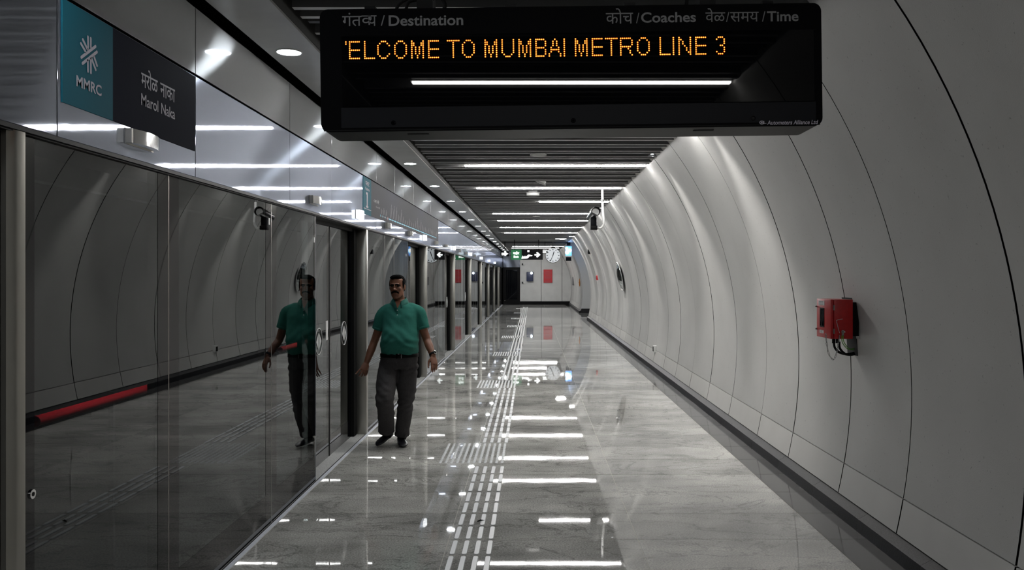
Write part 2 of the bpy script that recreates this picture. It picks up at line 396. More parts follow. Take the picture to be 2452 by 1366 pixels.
# side passage between the two stretches of wall
n = 24; prof = [(arcx(3.6*i/n+.0), 3.6*i/n) for i in range(n+1)]
struct('wall_passage', MB().prism(prof+[(6.5, 3.6), (6.5, 0)], 1, 38.88, 38.93), M['white'])
struct('baseboard_passage', MB().prism([(2.19, 0), (6.5, 0), (6.5, .2), (2.27, .2)], 1, 38.84, 38.88), M['skirt'])
struct('wall_passage_near', MB().prism(prof+[(6.5, 3.6), (6.5, 0)], 1, 33.45, 33.5), M['wallfar'])
struct('wall_passage_end', MB().box(6.45, 6.55, 33.4, 39, 0, 3.6), M['wallfar'])
struct('ceiling_passage', MB().box(1.6, 6.5, 33.4, 39, 3.25, 3.3), M['wallfar'])

# ------------------------------------------------------------------ far wall
wb = struct('wall_back', MB().box(-6.5, 3.2, 50.46, 50.6, -.1, 3.7), M['joint'])
for x0, x1 in ((-.75, .52), (.53, 1.77), (1.78, 2.6)): obj('wall_panel', MB().bbox(x0+.006, x1-.006, 50.41, 50.47, .19, 3.3, .006), M['wallfar'], wb)
struct('baseboard_back', MB().box(-.75, 2.3, 50.37, 50.42, 0, .185), M['black'])
d1 = struct('door_1', MB().box(-1.76, -.76, 50.36, 50.44, 0, 2.22), M['black'])
obj('door_glass', MB().box(-1.58, -.90, 50.352, 50.36, .30, 2.08), M['frit'], d1)
obj('door_handle', MB().cyl((-1.66, 50.34, .25), (-1.66, 50.36, .25), .03), M['chrome'], d1, True)
hd = obj('door_header', MB().box(-1.76, -.76, 50.36, 50.44, 2.24, 2.95), M['steel'], d1)
hd2 = obj('door_header', MB().box(-1.76, -.76, 50.36, 50.44, 2.97, 3.3), M['steel'], d1)
struct('wall_front', MB().box(-6.5, 3.2, -7.2, -7.0, -.1, 3.7), M['wallfar'])

# ------------------------------------------------------------------ ceiling: dark plenum, soffit, baffles
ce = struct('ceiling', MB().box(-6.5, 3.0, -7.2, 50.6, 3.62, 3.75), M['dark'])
so = struct('trim_1', MB().prism([(-1.70, 3.135), (-1.367, 3.135), (-1.367, 3.15), (-1.70, 3.15)], 1, -7, 50.4), M['soffit'])
dk = struct('trim_2', MB().box(-1.385, -1.362, -7, 50.4, 3.15, 3.62), M['edge_grey'])
LAMPS = [(-.3, -.93, 1.53), (8.46, -.93, 1.53), (11.38, -.915, 1.53), (14.3, -.95, 1.51), (16.85, .13, 1.53), (20.1, -.95, 1.52), (22.6, -.94, 1.50),
         (25.8, -1.0, 1.53), (29.0, -.97, 1.53), (33.9, 1.1, 1.3), (41.9, -1.0, 1.55), (44.6, -1.1, 1.4), (47.6, -1.1, 1.4)]  # the farthest lamp is added, unseen, to brighten the far end
SL = .1625
smesh = {}
def slat_me(x0, x1, dk_=False):
    key = (round(x0, 2), round(x1, 2), dk_)
    if key not in smesh:
        mb = MB().prism([(-.022, 0), (.022, 0), (.022, .10), (.016, .10), (.016, .008), (-.016, .008), (-.016, .10), (-.022, .10)], 0, x0, x1)
        me = mb.mesh('slat', [M['slat_dark' if dk_ else 'slat'], M['slat_side_shade']])
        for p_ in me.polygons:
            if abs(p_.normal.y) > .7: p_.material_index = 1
        smesh[key] = me
    return smesh[key]
y = 4.70-SL*70; cnt = 0
farS = MB()
while y < 50.2:
    if not (36.3 < y < 38.3):
        if any(abs(y-ly) < .10 for ly, _, _ in LAMPS) :
            ly = [l for l in LAMPS if abs(y-l[0]) < .10][0]; 
            if ly[2]-ly[1] > 2.3: y += SL; continue
        x1 = [1.555, 1.53, 1.57][cnt % 3]
        if 0 < y < 34:
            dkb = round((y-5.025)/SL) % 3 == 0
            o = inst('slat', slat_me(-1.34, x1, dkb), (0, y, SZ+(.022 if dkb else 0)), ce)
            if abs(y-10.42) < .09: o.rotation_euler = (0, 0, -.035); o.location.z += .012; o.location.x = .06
        else: farS.add(*(lambda m_: (m_.v, m_.f))(MB().box(-1.34, x1, y-.022, y+.022, SZ, SZ+.1)))
        cnt += 1
    y += SL
fs_ = obj('far_slats', farS, [M['slat'], M['slat_side_shade']], ce, kind='stuff')
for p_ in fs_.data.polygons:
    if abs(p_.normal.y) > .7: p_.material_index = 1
for i in range(4): obj('hanger_rail', MB().box(-1.1+.8*i, -1.07+.8*i, -7, 50.3, SZ+.10, SZ+.125), M['dark'], ce)
struct('trim_3', MB().box(-1.34, 1.6, 36.5, 38.1, 3.3, 3.34), M['navy'])
vis = 0
for i, (ly, a, b) in enumerate(LAMPS):
    if ly < 0: lab = 'linear ceiling lamp reflected in the display board, '+('above the camera' if ly > -1 else 'behind the camera')
    elif ly < 9: lab = 'linear ceiling lamp hidden behind the display board'
    else:
        lab = ORD[vis]+' lit linear ceiling lamp beyond the display board, counting away from the camera'; vis += 1
    t = thing('linear_lamp', lab, 'ceiling lamp', ((a+b)/2, ly, SZ), 'linear lamps set between the ceiling slats')
    part('diffuser', MB().bbox(a, b, ly-.029, ly+.029, SZ-.011, SZ+.004, .004), M['lamp'], t)
    part('housing', MB().box(a-.01, b+.01, ly-.032, ly+.032, SZ+.005, SZ+.10), M['slat'], t)
# dark strip: half lit lamp next to the short one
tag(obj('unlit_lamp', MB().bbox(-.93, .06, 16.82, 16.88, SZ-.018, SZ+.004, .004), M['paint_grey']), 'unlit lamp strip on the ceiling left of the short lit lamp', 'ceiling lamp')
# downlights along the soffit
dy = [0.05, 2.70]+[5.36+2.655*i for i in range(17)]
dring = MB().torus((0, 0, -.001), .078, .006, 2, 32, 6); dring.smooth = True; dring = dring.mesh('trim_ring', M['white'])
dlens = MB().cyl((0, 0, -.003), (0, 0, .003), .074, 32).mesh('lens', M['down'])
v = 0
for i, yy in enumerate(dy):
    if yy < 4: lab = 'round downlight in the soffit '+('above' if yy > 1 else 'level with')+' the camera, out of view'
    elif 7 < yy < 9: lab = 'round downlight in the soffit hidden behind the display board'
    else:
        lab = ('nearest visible round downlight in the soffit, left of the display board' if v == 0 else ORD[v]+' lit round downlight along the soffit, counting away from the camera'); v += 1
    t = thing('downlight', lab, 'downlight', (-1.555, yy, 3.134), 'downlights along the soffit')
    inst('trim_ring', dring, (0, 0, 0), t); inst('lens', dlens, (0, 0, 0), t)
# small wall washers in the slot between slats and curved wall
wring = MB().cyl((0, 0, .0), (0, 0, .06), .035, 16); wring.smooth = 'auto'; wring = wring.mesh('can', M['black'])
wl = MB().cyl((0, 0, -.002), (0, 0, 0), .022, 16).mesh('lens', M['white_light'])
for i in range(-2, 11):
    yy = 7.85+2.66*i
    t = thing('wall_washer', ORD[i+2]+' small spotlight in the row above the curved wall, counting away from the camera', 'spotlight', (1.50, yy, SZ+.03), 'wall washers above the curved wall')
    inst('can', wring, (0, 0, 0), t); inst('lens', wl, (0, 0, 0), t)
    ld = bpy.data.lights.new('spot', 'SPOT'); ld.energy = SPOT_W*(.35 if i < 0 else 1); ld.spot_size = math.radians(62); ld.spot_blend = .8; ld.shadow_soft_size = .02; ld.color = (1, .98, .94)
    lo = bpy.data.objects.new('spot', ld); C.objects.link(lo); lo.parent = t; lo.location = (0, 0, -.012)
    lo.rotation_euler = Vector((-.26, 0, 1)).to_track_quat('Z', 'Y').to_euler()
# passage lighting
t = thing('passage_lamp', 'square ceiling lamp inside the side passage on the right', 'ceiling lamp', (3.4, 36.6, 3.24))
part('diffuser', MB().box(3.3, 3.5, 36.5, 36.7, 3.22, 3.245), M['lamp'], t)
part('frame', MB().box(3.25, 3.55, 36.45, 36.75, 3.235, 3.25), M['white'], t)

# ------------------------------------------------------------------ left wall: fascia of steel panels
wlft = struct('wall_left', MB().box(-1.88, FX-.012, -6.9, 50.36, 2.225, 3.125), M['joint'])
def uvbox(mb, name, mats):
    me = mb.mesh(name, mats); uv = me.uv_layers.new(name='UVMap')
    for l in me.loops:
        c = me.vertices[l.vertex_index].co; uv.data[l.index].uv = (c.y, c.z)
    return me
def fascia(ys, z0, z1, mm='steel'):
    for a, b in zip(ys[:-1], ys[1:]):
        me = uvbox(MB().bbox(FX-.011, FX, a+.003, b-.003, z0, z1, .0015), 'fascia_panel', M[mm])
        o = obj('fascia_panel', me, None, wlft); o.rotation_euler = (0, 0, 0)
low = [-6.9, -2, .3, 2.0, 3.144, 4.434, 6.158, 7.44]
for k in range(9): low += [y_+5.14*(k+1) for y_ in (4.434-.02, 6.158, 7.44) if y_+5.14*(k+1) < 50]
low = sorted(set(low))+[50.34]
up = [y_ for y_ in low]
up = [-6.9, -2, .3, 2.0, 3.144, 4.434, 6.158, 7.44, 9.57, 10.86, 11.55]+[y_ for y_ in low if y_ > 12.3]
fascia(low, 2.225, 2.757); fascia(up, 2.770, 3.12, 'steel_upper_dim')
obj('underside', MB().box(-2.10, FX-.004, -6.9, 50.3, 2.20, 2.222), M['black'], wlft)
obj('lip', MB().box(FX-.004, FX+.006, -6.9, 50.3, 2.206, 2.222), M['black'], wlft)
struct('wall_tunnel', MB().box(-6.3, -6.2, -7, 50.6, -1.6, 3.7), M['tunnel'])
struct('trim_4', MB().box(-2.12, -2.06, -7, 50.4, 2.10, 3.6), M['black'])   # back of the door header
struct('trim_5', MB().box(-2.12, -2.07, -7, 50.4, -1.3, -.02), M['dark'])   # platform edge below the doors

def pane(mb_box, root, nm='glass_pane'): return part(nm, mb_box, M['glass'], root)
def fixed(y0, y1, divs, lab, lock=False, stickers=()):
    t = thing('fixed_screen', lab, 'glass screen', (GL, y0, 0), 'fixed glass screens of the platform edge')
    ys = [y0]+divs+[y1]
    for a, b in zip(ys[:-1], ys[1:]):
        pane(MB().box(GL-.012, GL, a+.003, b-.003, .0, 2.205), t)
        part('kick_band', MB().box(GL-.03, GL+.0009, a+.003, b-.003, 0, .215), M['frit'], t)
    for d_ in ys:
        w_ = .12 if y0 < 5 else .075
        a, b = max(y0, d_-w_), min(y1, d_+w_)
        if d_ == y0: b = y0+.075
        if d_ == y1: a = y1-.06
        part('mullion', MB().box(GL-.05, GL+.0012, a, b, .0, 2.205), M['frit'], t)
        if y0 < d_ < y1: part('joint_seal', MB().box(GL-.01, GL+.002, d_-.003, d_+.003, 0, 2.205), M['post'], t)
    part('end_trim', MB().box(GL-.012, GL+.002, y1-.004, y1, 0, 2.205), M['alu'], t)
    if lock:
        part('lock', MB().cyl((GL, 3.00+.015, .917), (GL+.007, 3.015, .917), .017, 24), M['chrome'], t, 'auto')
        part('keyhole', MB().cyl((GL+.006, 3.015, .917), (GL+.008, 3.015, .917), .008, 16), M['rubber'], t)
    for (yc, zc, hh) in stickers: part('sticker', MB().box(GL+.0005, GL+.0022, yc-.012, yc+.012, zc-hh, zc+hh), M['white'], t)
    return t
def decal(y_, z_, root, half=False):
    X = RX+.0035
    mb = MB().torus((X, y_, z_), .118, .0035, 0, 40, 5)
    part('decal_ring', mb, M['white'], root, True)
    for s in (-1, 1):
        part('decal_arrow', MB().prism([(y_+s*.012, z_-.075), (y_+s*.012, z_+.075), (y_+s*.088, z_)], 0, X-.001, X+.001), M['white'], root)
def door(y0, y1, lab, near):
    t = thing('sliding_door', lab, 'sliding door', (RX, (y0+y1)/2, 0), 'sliding platform doors')
    mid = (y0+y1)/2
    for j, (a, b) in enumerate(((y0, mid-.012), (mid+.012, y1))):
        pane(MB().box(RX-.012, RX, a, b, .0, 2.17), t)
        part('kick_band', MB().box(RX-.03, RX+.0009, a, b, .0, .19), M['frit'], t)
        part('stile', MB().box(RX-.04, RX+.0012, a, a+.07, .0, 2.17), M['frit'], t)
        part('stile', MB().box(RX-.04, RX+.0012, b-.07, b, .0, 2.17), M['frit'], t)
    part('centre_seal', MB().box(RX-.02, RX+.004, mid-.016, mid+.016, 0, 2.17), M['rubber'], t)
    part('track_rail', MB().box(RX-.03, RX+.02, y0, y1, 2.172, 2.20), M['black'], t)
    if near:
        decal(mid-.40, 1.115, t); decal(mid+.61-.0, 1.12, t)
        part('sticker', MB().box(RX+.0005, RX+.0015, mid-.135, mid-.055, 1.105, 1.285), M['white'], t)
def post(y_, lab, d_=.08):
    t = thing('door_post', lab, 'post', (FX, y_, 0), 'steel door posts along the platform edge')
    part('shaft', MB().bbox(-1.905, FX, y_, y_+d_, .002, 2.205, .006), M['post'], t, 'auto')
    part('black_seal', MB().box(-1.95, -1.885, y_-.13, y_-.002, .003, 2.20), M['rubber'], t)
# near bay
t = thing('round_post', 'rounded steel post at the left edge, nearest the camera', 'post', (-1.805, 2.90, 0))
pts = [(-1.83, 2.945), (-1.83, 2.885), (-1.815, 2.865), (-1.797, 2.865), (-1.783, 2.885), (-1.779, 2.90), (-1.779, 2.945)]
part('shaft', MB().prism(pts, 2, .002, 2.205), M['post'], t, 'auto')
part('black_seal', MB().box(-1.93, -1.832, 2.84, 2.94, .003, 2.2), M['rubber'], t)
fixed(2.957, 6.97, [4.151, 5.78], 'nearest long dark glass screen with a round lock, at the left of the picture', True, ((5.735, 2.075, .023), (6.92, 2.0, .021)))
door(.7, 2.84, 'dark sliding glass door at the very left edge beside the rounded post', False)
door(6.99, 8.87, 'nearest glass sliding door with double-arrow decals, left of the walking man', True)
for k, p in enumerate(POSTS):
    post(p, ('steel door post directly left of the walking man' if k == 0 else ('steel door post just right of the walking man' if k == 1 else ORD[k]+' steel door post along the left side, counting away from the camera')))
    e = min(p+3.1, 50.3)
    fixed(p+.085, e, [p+1.2, p+1.9] if e-p > 2 else [], ('glass screen behind the walking man, between the first two steel posts' if k == 0 else ORD[k+1]+' glass screen along the platform edge, counting from the camera'), False, ((p+.25, .9, .05), (p+2.95, 2.0, .02)) if k == 0 else ())
    if k < 7: door(p+3.12, p+5.01, ORD[k+2]+' recessed sliding door along the left side, counting from the camera', k < 3)
tag(obj('sill_strip', MB().box(-1.793, -1.787, -6, 50.3, -.001, .006), M['rubber']), 'thin black gasket line between the glass screens and the floor edge', 'gasket')

# ------------------------------------------------------------------ boxes and lights on the fascia
def fbox(yc, ln, z0, z1, lab, lit):
    t = thing('fascia_light' if lit else 'sensor_box', lab, 'indicator light' if lit else 'sensor', (FX, yc, (z0+z1)/2), 'door lights on the fascia' if lit else 'steel sensor boxes on the fascia')
    pts = [(FX, yc-ln/2), (FX+.035, yc-ln/2), (FX+.052, yc-ln/4), (FX+.056, yc), (FX+.052, yc+ln/4), (FX+.035, yc+ln/2), (FX, yc+ln/2)]
    part('cover', MB().prism(pts, 2, z0, z1), M['white_light'] if lit else M['chrome'], t, 'auto')
    part('back_plate', MB().box(FX, FX+.004, yc-ln/2-.006, yc+ln/2+.006, z0-.004, z1+.004), M['post'], t)
    if not lit: part('end_cap', MB().bbox(FX+.001, FX+.034, yc-ln/2-.008, yc-ln/2+.004, z0-.002, z1+.002, .003), M['post'], t)
sb = [3.80, 6.83, 10.25, 12.1, 15.4, 17.15, 20.5, 22.4, 25.7]
for i, yc in enumerate(sb): fbox(yc, .26, 2.284, 2.346, ('steel sensor box under the station name sign, nearest the camera' if i == 0 else ORD[i]+' small steel sensor box along the fascia, counting away from the camera'), False)
for k in range(7): fbox(8.56+5.14*k, .22, 2.285, 2.37, ('lit white indicator box left of the teal platform number' if k == 0 else ORD[k]+' lit white indicator box low on the fascia, counting away from the camera'), True)

# ------------------------------------------------------------------ signs on the fascia
def PL(u, v_, d): return (FX+.004+d, u, v_)
s1 = thing('station_name_sign', 'teal and charcoal station name sign on the near steel fascia', 'sign', (FX, 3.8, 2.5))
part('teal_panel', MB().box(FX, FX+.004, 3.172, 3.553, 2.359, 2.753), M['teal'], s1, label='teal left part of the sign')
part('charcoal_panel', MB().box(FX, FX+.004, 3.553, 4.422, 2.359, 2.753), M['charcoal'], s1)
def SP(cx, cy):
    px, py = 140+cx/4.268, 60+cy/4.268; Y = 3578/(1275-px); return (FX+.0052, Y, H+(VY-py)/F*Y)
def stroke(mb, a, b, r, sq=.3, n=10):
    a, b = Vector(a), Vector(b); dr = (b-a); an = math.atan2(dr.z, dr.y); pts = []
    for i in range(n+1): t_ = an+PI/2+PI*i/n; pts.append((a.y+r*math.cos(t_), a.z+r*math.sin(t_)))
    for i in range(n+1): t_ = an-PI/2+PI*i/n; pts.append((b.y+r*math.cos(t_), b.z+r*math.sin(t_)))
    return mb.add([(a.x, p, q) for p, q in pts], [tuple(range(len(pts)))])
lg = MB()
for a, b in (((220, 330), (366, 218)), ((232, 393), (380, 275)), ((216, 190), (262, 270)), ((236, 150), (284, 250)), ((288, 122), (290, 240)), ((317, 138), (317, 225)),
             ((287, 365), (288, 472)), ((317, 350), (318, 486)), ((352, 328), (381, 414)), ((326, 345), (367, 456))):
    stroke(lg, SP(*a), SP(*b), .0062)
part('emblem', lg, M['print_white'], s1, label='white asterisk emblem of paired strokes')
part('lettering', text(MB(), 'MMRC', (3.267, 3.458, 2.441, 2.485), PL, .022), M['print_white'], s1)
part('lettering', text(MB(), 'मरोळ', (3.809, 3.977, 2.562, 2.653), PL, .006), M['print_white'], s1)
part('lettering', text(MB(), 'नाका', (4.004, 4.168, 2.562, 2.6255), PL, .006), M['print_white'], s1)
part('lettering', text(MB(), 'Marol', (3.809, 3.982, 2.478, 2.532), PL, .008), M['print_white'], s1)
part('lettering', text(MB(), 'Naka', (4.014, 4.168, 2.478, 2.530), PL, .008), M['print_white'], s1)
s2 = thing('platform_number_sign', 'teal platform number sign reading 1 on the fascia', 'sign', (FX, 9.0, 2.55))
part('teal_panel', MB().box(FX, FX+.004, 8.81, 9.245, 2.362, 2.757), M['teal'], s2)
part('lettering', text(MB(), 'फलाट', (8.93, 9.13, 2.672, 2.715), PL, .004), M['print_white'], s2)
part('lettering', text(MB(), 'Platform', (8.92, 9.14, 2.62, 2.652), PL, .004), M['print_white'], s2)
mb = MB(); X = FX+.0055
for a, b, c, d in ((8.99, 9.04, 2.44, 2.60), (8.955, 9.075, 2.435, 2.455), (8.955, 8.99, 2.575, 2.60)): mb.add([(X, a, c), (X, b, c), (X, b, d), (X, a, d)], [(0, 1, 2, 3)])
part('numeral', mb, M['print_white'], s2)
part('rule', MB().box(X-.0005, X, 8.83, 9.235, 2.418, 2.424), M['print_white'], s2)
s3 = thing('route_map_sign', 'long charcoal route map sign with a cyan line of stations on the fascia', 'sign', (FX, 12.5, 2.55))
part('map_panel', MB().box(FX, FX+.004, 9.246, 15.83, 2.362, 2.757), M['map'], s3)
part('lettering', text(MB(), 'आरे', (9.38, 9.72, 2.53, 2.575), PL, .004), M['print_grey'], s3)
part('lettering', text(MB(), 'Aarey JVLR', (9.52, 9.78, 2.475, 2.50), PL, .002), M['print_grey'], s3)
X = FX+.0052
part('route_line', MB().box(X-.0003, X+.0003, 10.35, 15.5, 2.405, 2.412), M['cyan'], s3)
part('route_line_served', MB().box(X-.0003, X+.0003, 9.8, 10.3, 2.406, 2.411), M['print_grey'], s3)
part('stop_marker', MB().cyl((X-.0003, 10.3, 2.408), (X+.0006, 10.3, 2.408), .018, 20), M['pinkish'], s3)
tk = MB(); nm_ = MB()
rs = random.Random(3)
st = [9.8, 9.95, 10.12]+[10.45+.2*i for i in range(26)]
for i, ys in enumerate(st):
    tk.box(X-.0003, X+.0006, ys-.006, ys+.006, 2.395, 2.422)
    hgt = rs.uniform(.05, .11) if i not in (3, 4, 5, 7, 15, 17) else .17
    for q in range(2):
        y_ = ys+.03+.05*q; h2 = hgt*(1-.25*q)
        nm_.add([(X, y_, 2.432), (X, y_+.012, 2.432), (X, y_+.012+h2*.55, 2.432+h2), (X, y_+h2*.55, 2.432+h2)], [(0, 1, 2, 3)])
part('station_ticks', tk, M['cyan'], s3); part('station_names', nm_, M['print_grey'], s3)['kind'] = 'stuff'

# ------------------------------------------------------------------ the display board
YB = 3.10; KB = F/YB
bc = W(1367.5, 162.5, YB)
bd = thing('display_board', 'large black train display board with amber lettering hanging from the ceiling', 'display board', bc)
bd.rotation_euler = (0, -.0132, 0)
def bpart(nm, mb, m, smooth=False, label=None):
    o = obj(nm, mb, m, bd, smooth)
    if label: o['label'] = label
    return o
hw, hh = .925, .2265; rc = .035
def rrect(x0, x1, z0, z1, r, n=6):
    p = []
    for cx, cz, a0 in ((x1-r, z1-r, 0), (x0+r, z1-r, PI/2), (x0+r, z0+r, PI), (x1-r, z0+r, 1.5*PI)):
        for i in range(n+1): a = a0+PI/2*i/n; p.append((cx+r*math.cos(a), cz+r*math.sin(a)))
    return p
bpart('housing', MB().prism(rrect(-hw, hw, -hh, hh, .03), 1, .004, .205), M['black'], 'auto')
M['front'] = mat('front_black', (.0012, .0012, .0018), .5, spec=.03)
bpart('front_panel', MB().prism(rrect(-hw, hw, -hh+.0, hh, .03), 1, -.004, .004), M['front'], 'auto')
bpart('lower_strip', MB().box(-.85, .90, -.0052, -.004, -.212, -.138), M['navy'])
bpart('screen', MB().box(-.845, .895, -.0065, -.004, -.135, .128), M['black_gloss'])
bpart('screen_border', MB().box(-.85, .90, -.0055, -.004, .128, .205), M['front'])
def BP(u, v_, d): return (u, -.0066-d, v_)
def bx(px): return (px-1367.5)/KB
def bz(px, py): return (162.5-py)/KB-bx(px)*.0132
def btext(s, px0, px1, py0, py1, m=M['print_grey'], off=.0, clipx=None, shear=0., nm='lettering'):
    z0, z1 = bz((px0+px1)/2, py1), bz((px0+px1)/2, py0)
    return bpart(nm, text(MB(), s, (bx(px0), bx(px1), z0, z1), BP, off, .0004, clipx, shear), m)
btext('गंत', 822, 868, 32, 64); btext('व', 868, 891, 38.5, 61, clipx=.93); btext('य', 884, 904, 38, 63.5)
btext('/', 914, 924, 38, 63); btext('Destination', 933, 1111, 37.0, 62.8, off=.018)
btext('कोच', 1452, 1517, 21, 58); btext('/', 1524, 1532, 32, 57); btext('Coaches', 1536, 1667, 30.2, 55.2, off=.018)
btext('वेळ', 1690, 1737, 21, 54); btext('/', 1739, 1747, 30, 54); btext('समय', 1749, 1817, 30, 53.5); btext('/', 1825, 1833, 28.5, 53); btext('Time', 1837, 1912, 28, 52.5, off=.018)
btext('Autometers Alliance Ltd', 1834, 1954, 289, 299, M['print_white'], off=.012, shear=.18)
lgm = MB().torus((bx(1821), -.0072, bz(1821, 294.5)), .0075, .0016, 1, 20, 5, (1, .75)); lgm.ell((bx(1821), -.0072, bz(1821, 294.5)), (.0035, .0008, .003)); lgm.box(bx(1824), bx(1827), -.0076, -.0068, bz(1825, 298), bz(1825, 291)); lgm.box(bx(1827), bx(1832), -.0076, -.0068, bz(1830, 297), bz(1830, 296))
bpart('maker_emblem', lgm, M['print_white'], True)
G = {'E': ['######', '#', '#', '#', '######', '#', '#', '#', '######'], 'L': ['#']*8+['######'],
     'C': ['..###', '.#...#', '#.....#', '#', '#', '#', '#.....#', '.#...#', '..###'], 'O': ['..###', '.#...#']+['#.....#']*5+['.#...#', '..###'],
     'M': ['#.....#', '##...##', '##...##']+['#.#.#.#']*4+['#..#..#']*2, 'T': ['#######']+['...#']*8, 'U': ['#.....#']*7+['.#...#', '..###'],
     'B': ['#####', '#....#', '#....#', '#....#', '#####', '#....#', '#....#', '#....#', '#####'],
     'A': ['...#', '..#.#', '..#.#', '..#.#', '.#...#', '.#####', '.#...#', '#.....#', '#.....#'], 'I': ['#']*9,
     'R': ['######', '#.....#', '#.....#', '#.....#', '######', '#...#', '#....#', '#....#', '#.....#'],
     'N': ['#.....#', '##....#', '#.#...#', '#.#...#', '#..#..#', '#...#.#', '#...#.#', '#....##', '#.....#'],
     '3': ['.###', '#...#', '....#', '....#', '..##', '....#', '....#', '#...#', '.###'], 'W': ['#', '#']+['']*7}
cols = [('W', -2), ('E', 0), ('L', 8), ('C', 15), ('O', 24), ('M', 33), ('E', 42), ('T', 52), ('O', 60), ('M', 72), ('U', 81), ('M', 90), ('B', 99), ('A', 106), ('I', 114),
        ('M', 120), ('E', 129), ('T', 136), ('R', 144), ('O', 153), ('L', 165), ('I', 172), ('N', 175), ('E', 184), ('3', 195)]
ph, pv = 4.497/KB, 4.96/KB; x0 = bx(839); z0 = bz(839, 101.8)
for ch, c0 in cols:
    mb = MB()
    for r, row in enumerate(G[ch]):
        for c, q in enumerate(row):
            if q == '#':
                x, z = x0+(c0+c)*ph, z0-r*pv; n = 8; rr = .0019
                mb.add([(x, -.0085, z)]+[(x+rr*math.cos(2*PI*i/n), -.0072, z+rr*math.sin(2*PI*i/n)) for i in range(n)]+[(x+.0034*math.cos(2*PI*i/n), -.0068, z+.0034*math.sin(2*PI*i/n)) for i in range(n)], [(0, 1+i, 1+(i+1) % n) for i in range(n)]+[(1+i, n+1+i, n+1+(i+1) % n, 1+(i+1) % n) for i in range(n)])
    o = bpart('led_letter', mb, [M['led'], M['led_halo']])
    for p_ in o.data.polygons:
        if len(p_.vertices) == 4: p_.material_index = 1
for px_, py_ in ((941, 295), (1371, 289.5), (1801, 284)):
    c_ = (bx(px_), 0, bz(px_, py_)); bpart('screw', MB().torus((c_[0], -.005, c_[2]), .0075, .0018, 1, 20, 6).cyl((c_[0], -.006, c_[2]), (c_[0], -.004, c_[2]), .005, 16), M['black_gloss'], 'auto')
bpart('seam', MB().box(-hw+.01, hw-.01, -.0048, .006, -hh+.004, -hh+.007), M['rubber'])
bpart('latch', MB().box(-.615, -.535, .05, .07, -hh-.002, -hh), M['rubber']); bpart('latch', MB().box(.46, .535, .05, .07, -hh-.002, -hh), M['rubber'])
for x in (-.74, -.22, .22, .73): bpart('top_clip', MB().box(x-.02, x+.02, .0, .05, hh, hh+.012), M['black'])
for x in (-.545, .52):
    bpart('hanger', MB().box(x-.03, x+.03, .06, .16, hh, hh+.08).cyl((x, .11, hh+.08), (x, .11, 3.30-bc.z), .024, 16), M['black'], 'auto')
def cable(pts, r, m, par, nm='cable'):
    P_ = [Vector(p) for p in pts]; out = []
    for i in range(len(P_)-1):
        p0, p1, p2, p3 = P_[max(i-1, 0)], P_[i], P_[i+1], P_[min(i+2, len(P_)-1)]
        for k in range(8):
            t_ = k/8; out.append(.5*((2*p1)+(-p0+p2)*t_+(2*p0-5*p1+4*p2-p3)*t_*t_+(-p0+3*p1-3*p2+p3)*t_**3))
    out.append(P_[-1]); return obj(nm, MB().tube(out, r, 8), m, par, True)
cable([(-.52, .08, hh+.06), (-.49, .06, hh+.065), (-.47, .06, hh+.035), (-.475, .06, hh)], .008, M['rubber'], bd)
cable([(-.54, .08, hh+.09), (-.61, .07, hh+.06), (-.645, .06, hh+.03), (-.655, .06, hh)], .006, M['rubber'], bd)
cable([(-.55, .08, hh+.06), (-.60, .07, hh+.05), (-.615, .06, hh+.02), (-.62, .06, hh)], .006, M['rubber'], bd)
cable([(.50, .08, hh+.06), (.45, .06, hh+.05), (.44, .06, hh+.02), (.44, .06, hh)], .007, M['rubber'], bd)

# ------------------------------------------------------------------ ceiling devices
def speaker(px_, py_, Y, r, lab, tilt=0, lit=False):
    c = W(px_, py_, Y); c.z = SZ-.01
    t = thing('ceiling_speaker' if not lit else 'ceiling_detector', lab, 'speaker' if not lit else 'detector', c)
    t.rotation_euler = (0, 0, 0)
    body = MB().cyl((0, 0, .0), (0, 0, .05), r*.92, 28) if not lit else MB().tube([(0, 0, -.05), (0, 0, -.045), (0, 0, .05)], [r*.8, r, r], 28)
    a = obj('body', body, M['white'] if lit else M['slat'], t, 'auto'); b = obj('rim', MB().torus((0, 0, 0), r, r*.08, 2, 32, 6), M['paint_grey'], t, True)
    g = obj('grille', MB().tube([(0, 0, -.006), (0, 0, 0)], [r*.82, r*.9], 28), M['paint_grey'], t, 'auto')
    for o in (a, b, g): o.rotation_euler = (0, tilt, 0)
speaker(1289, 370, 10.3, .095, 'round ceiling speaker in the slats, nearest below the display board')
speaker(1292, 436, 13.3, .10, 'second round ceiling speaker, hanging tilted from the slats', .45)
speaker(1276, 461, 15.0, .115, 'white round detector below the slats between the second and third lamps', 0, True)
speaker(1284, 518, 20.9, .09, 'dark round ceiling speaker beyond the fourth lamp')
for nm_, px_, py_, Y, r, lab in (('round_lamp', 1343, 574, 33.5, .22, 'larger oval looking round ceiling lamp at the far end, right of centre'), ('round_lamp', 1370, 567, 31.5, .12, 'small round ceiling lamp beside the curved wall at the far end')):
    c = W(px_, py_, Y); t = thing(nm_, lab, 'ceiling lamp', (c.x, Y, SZ)); part('lens', MB().cyl((c.x, Y, SZ-.01), (c.x, Y, SZ), r, 28), M['lamp'], t); part('rim', MB().torus((c.x, Y, SZ), r, .012, 2, 28, 6), M['white'], t, True)

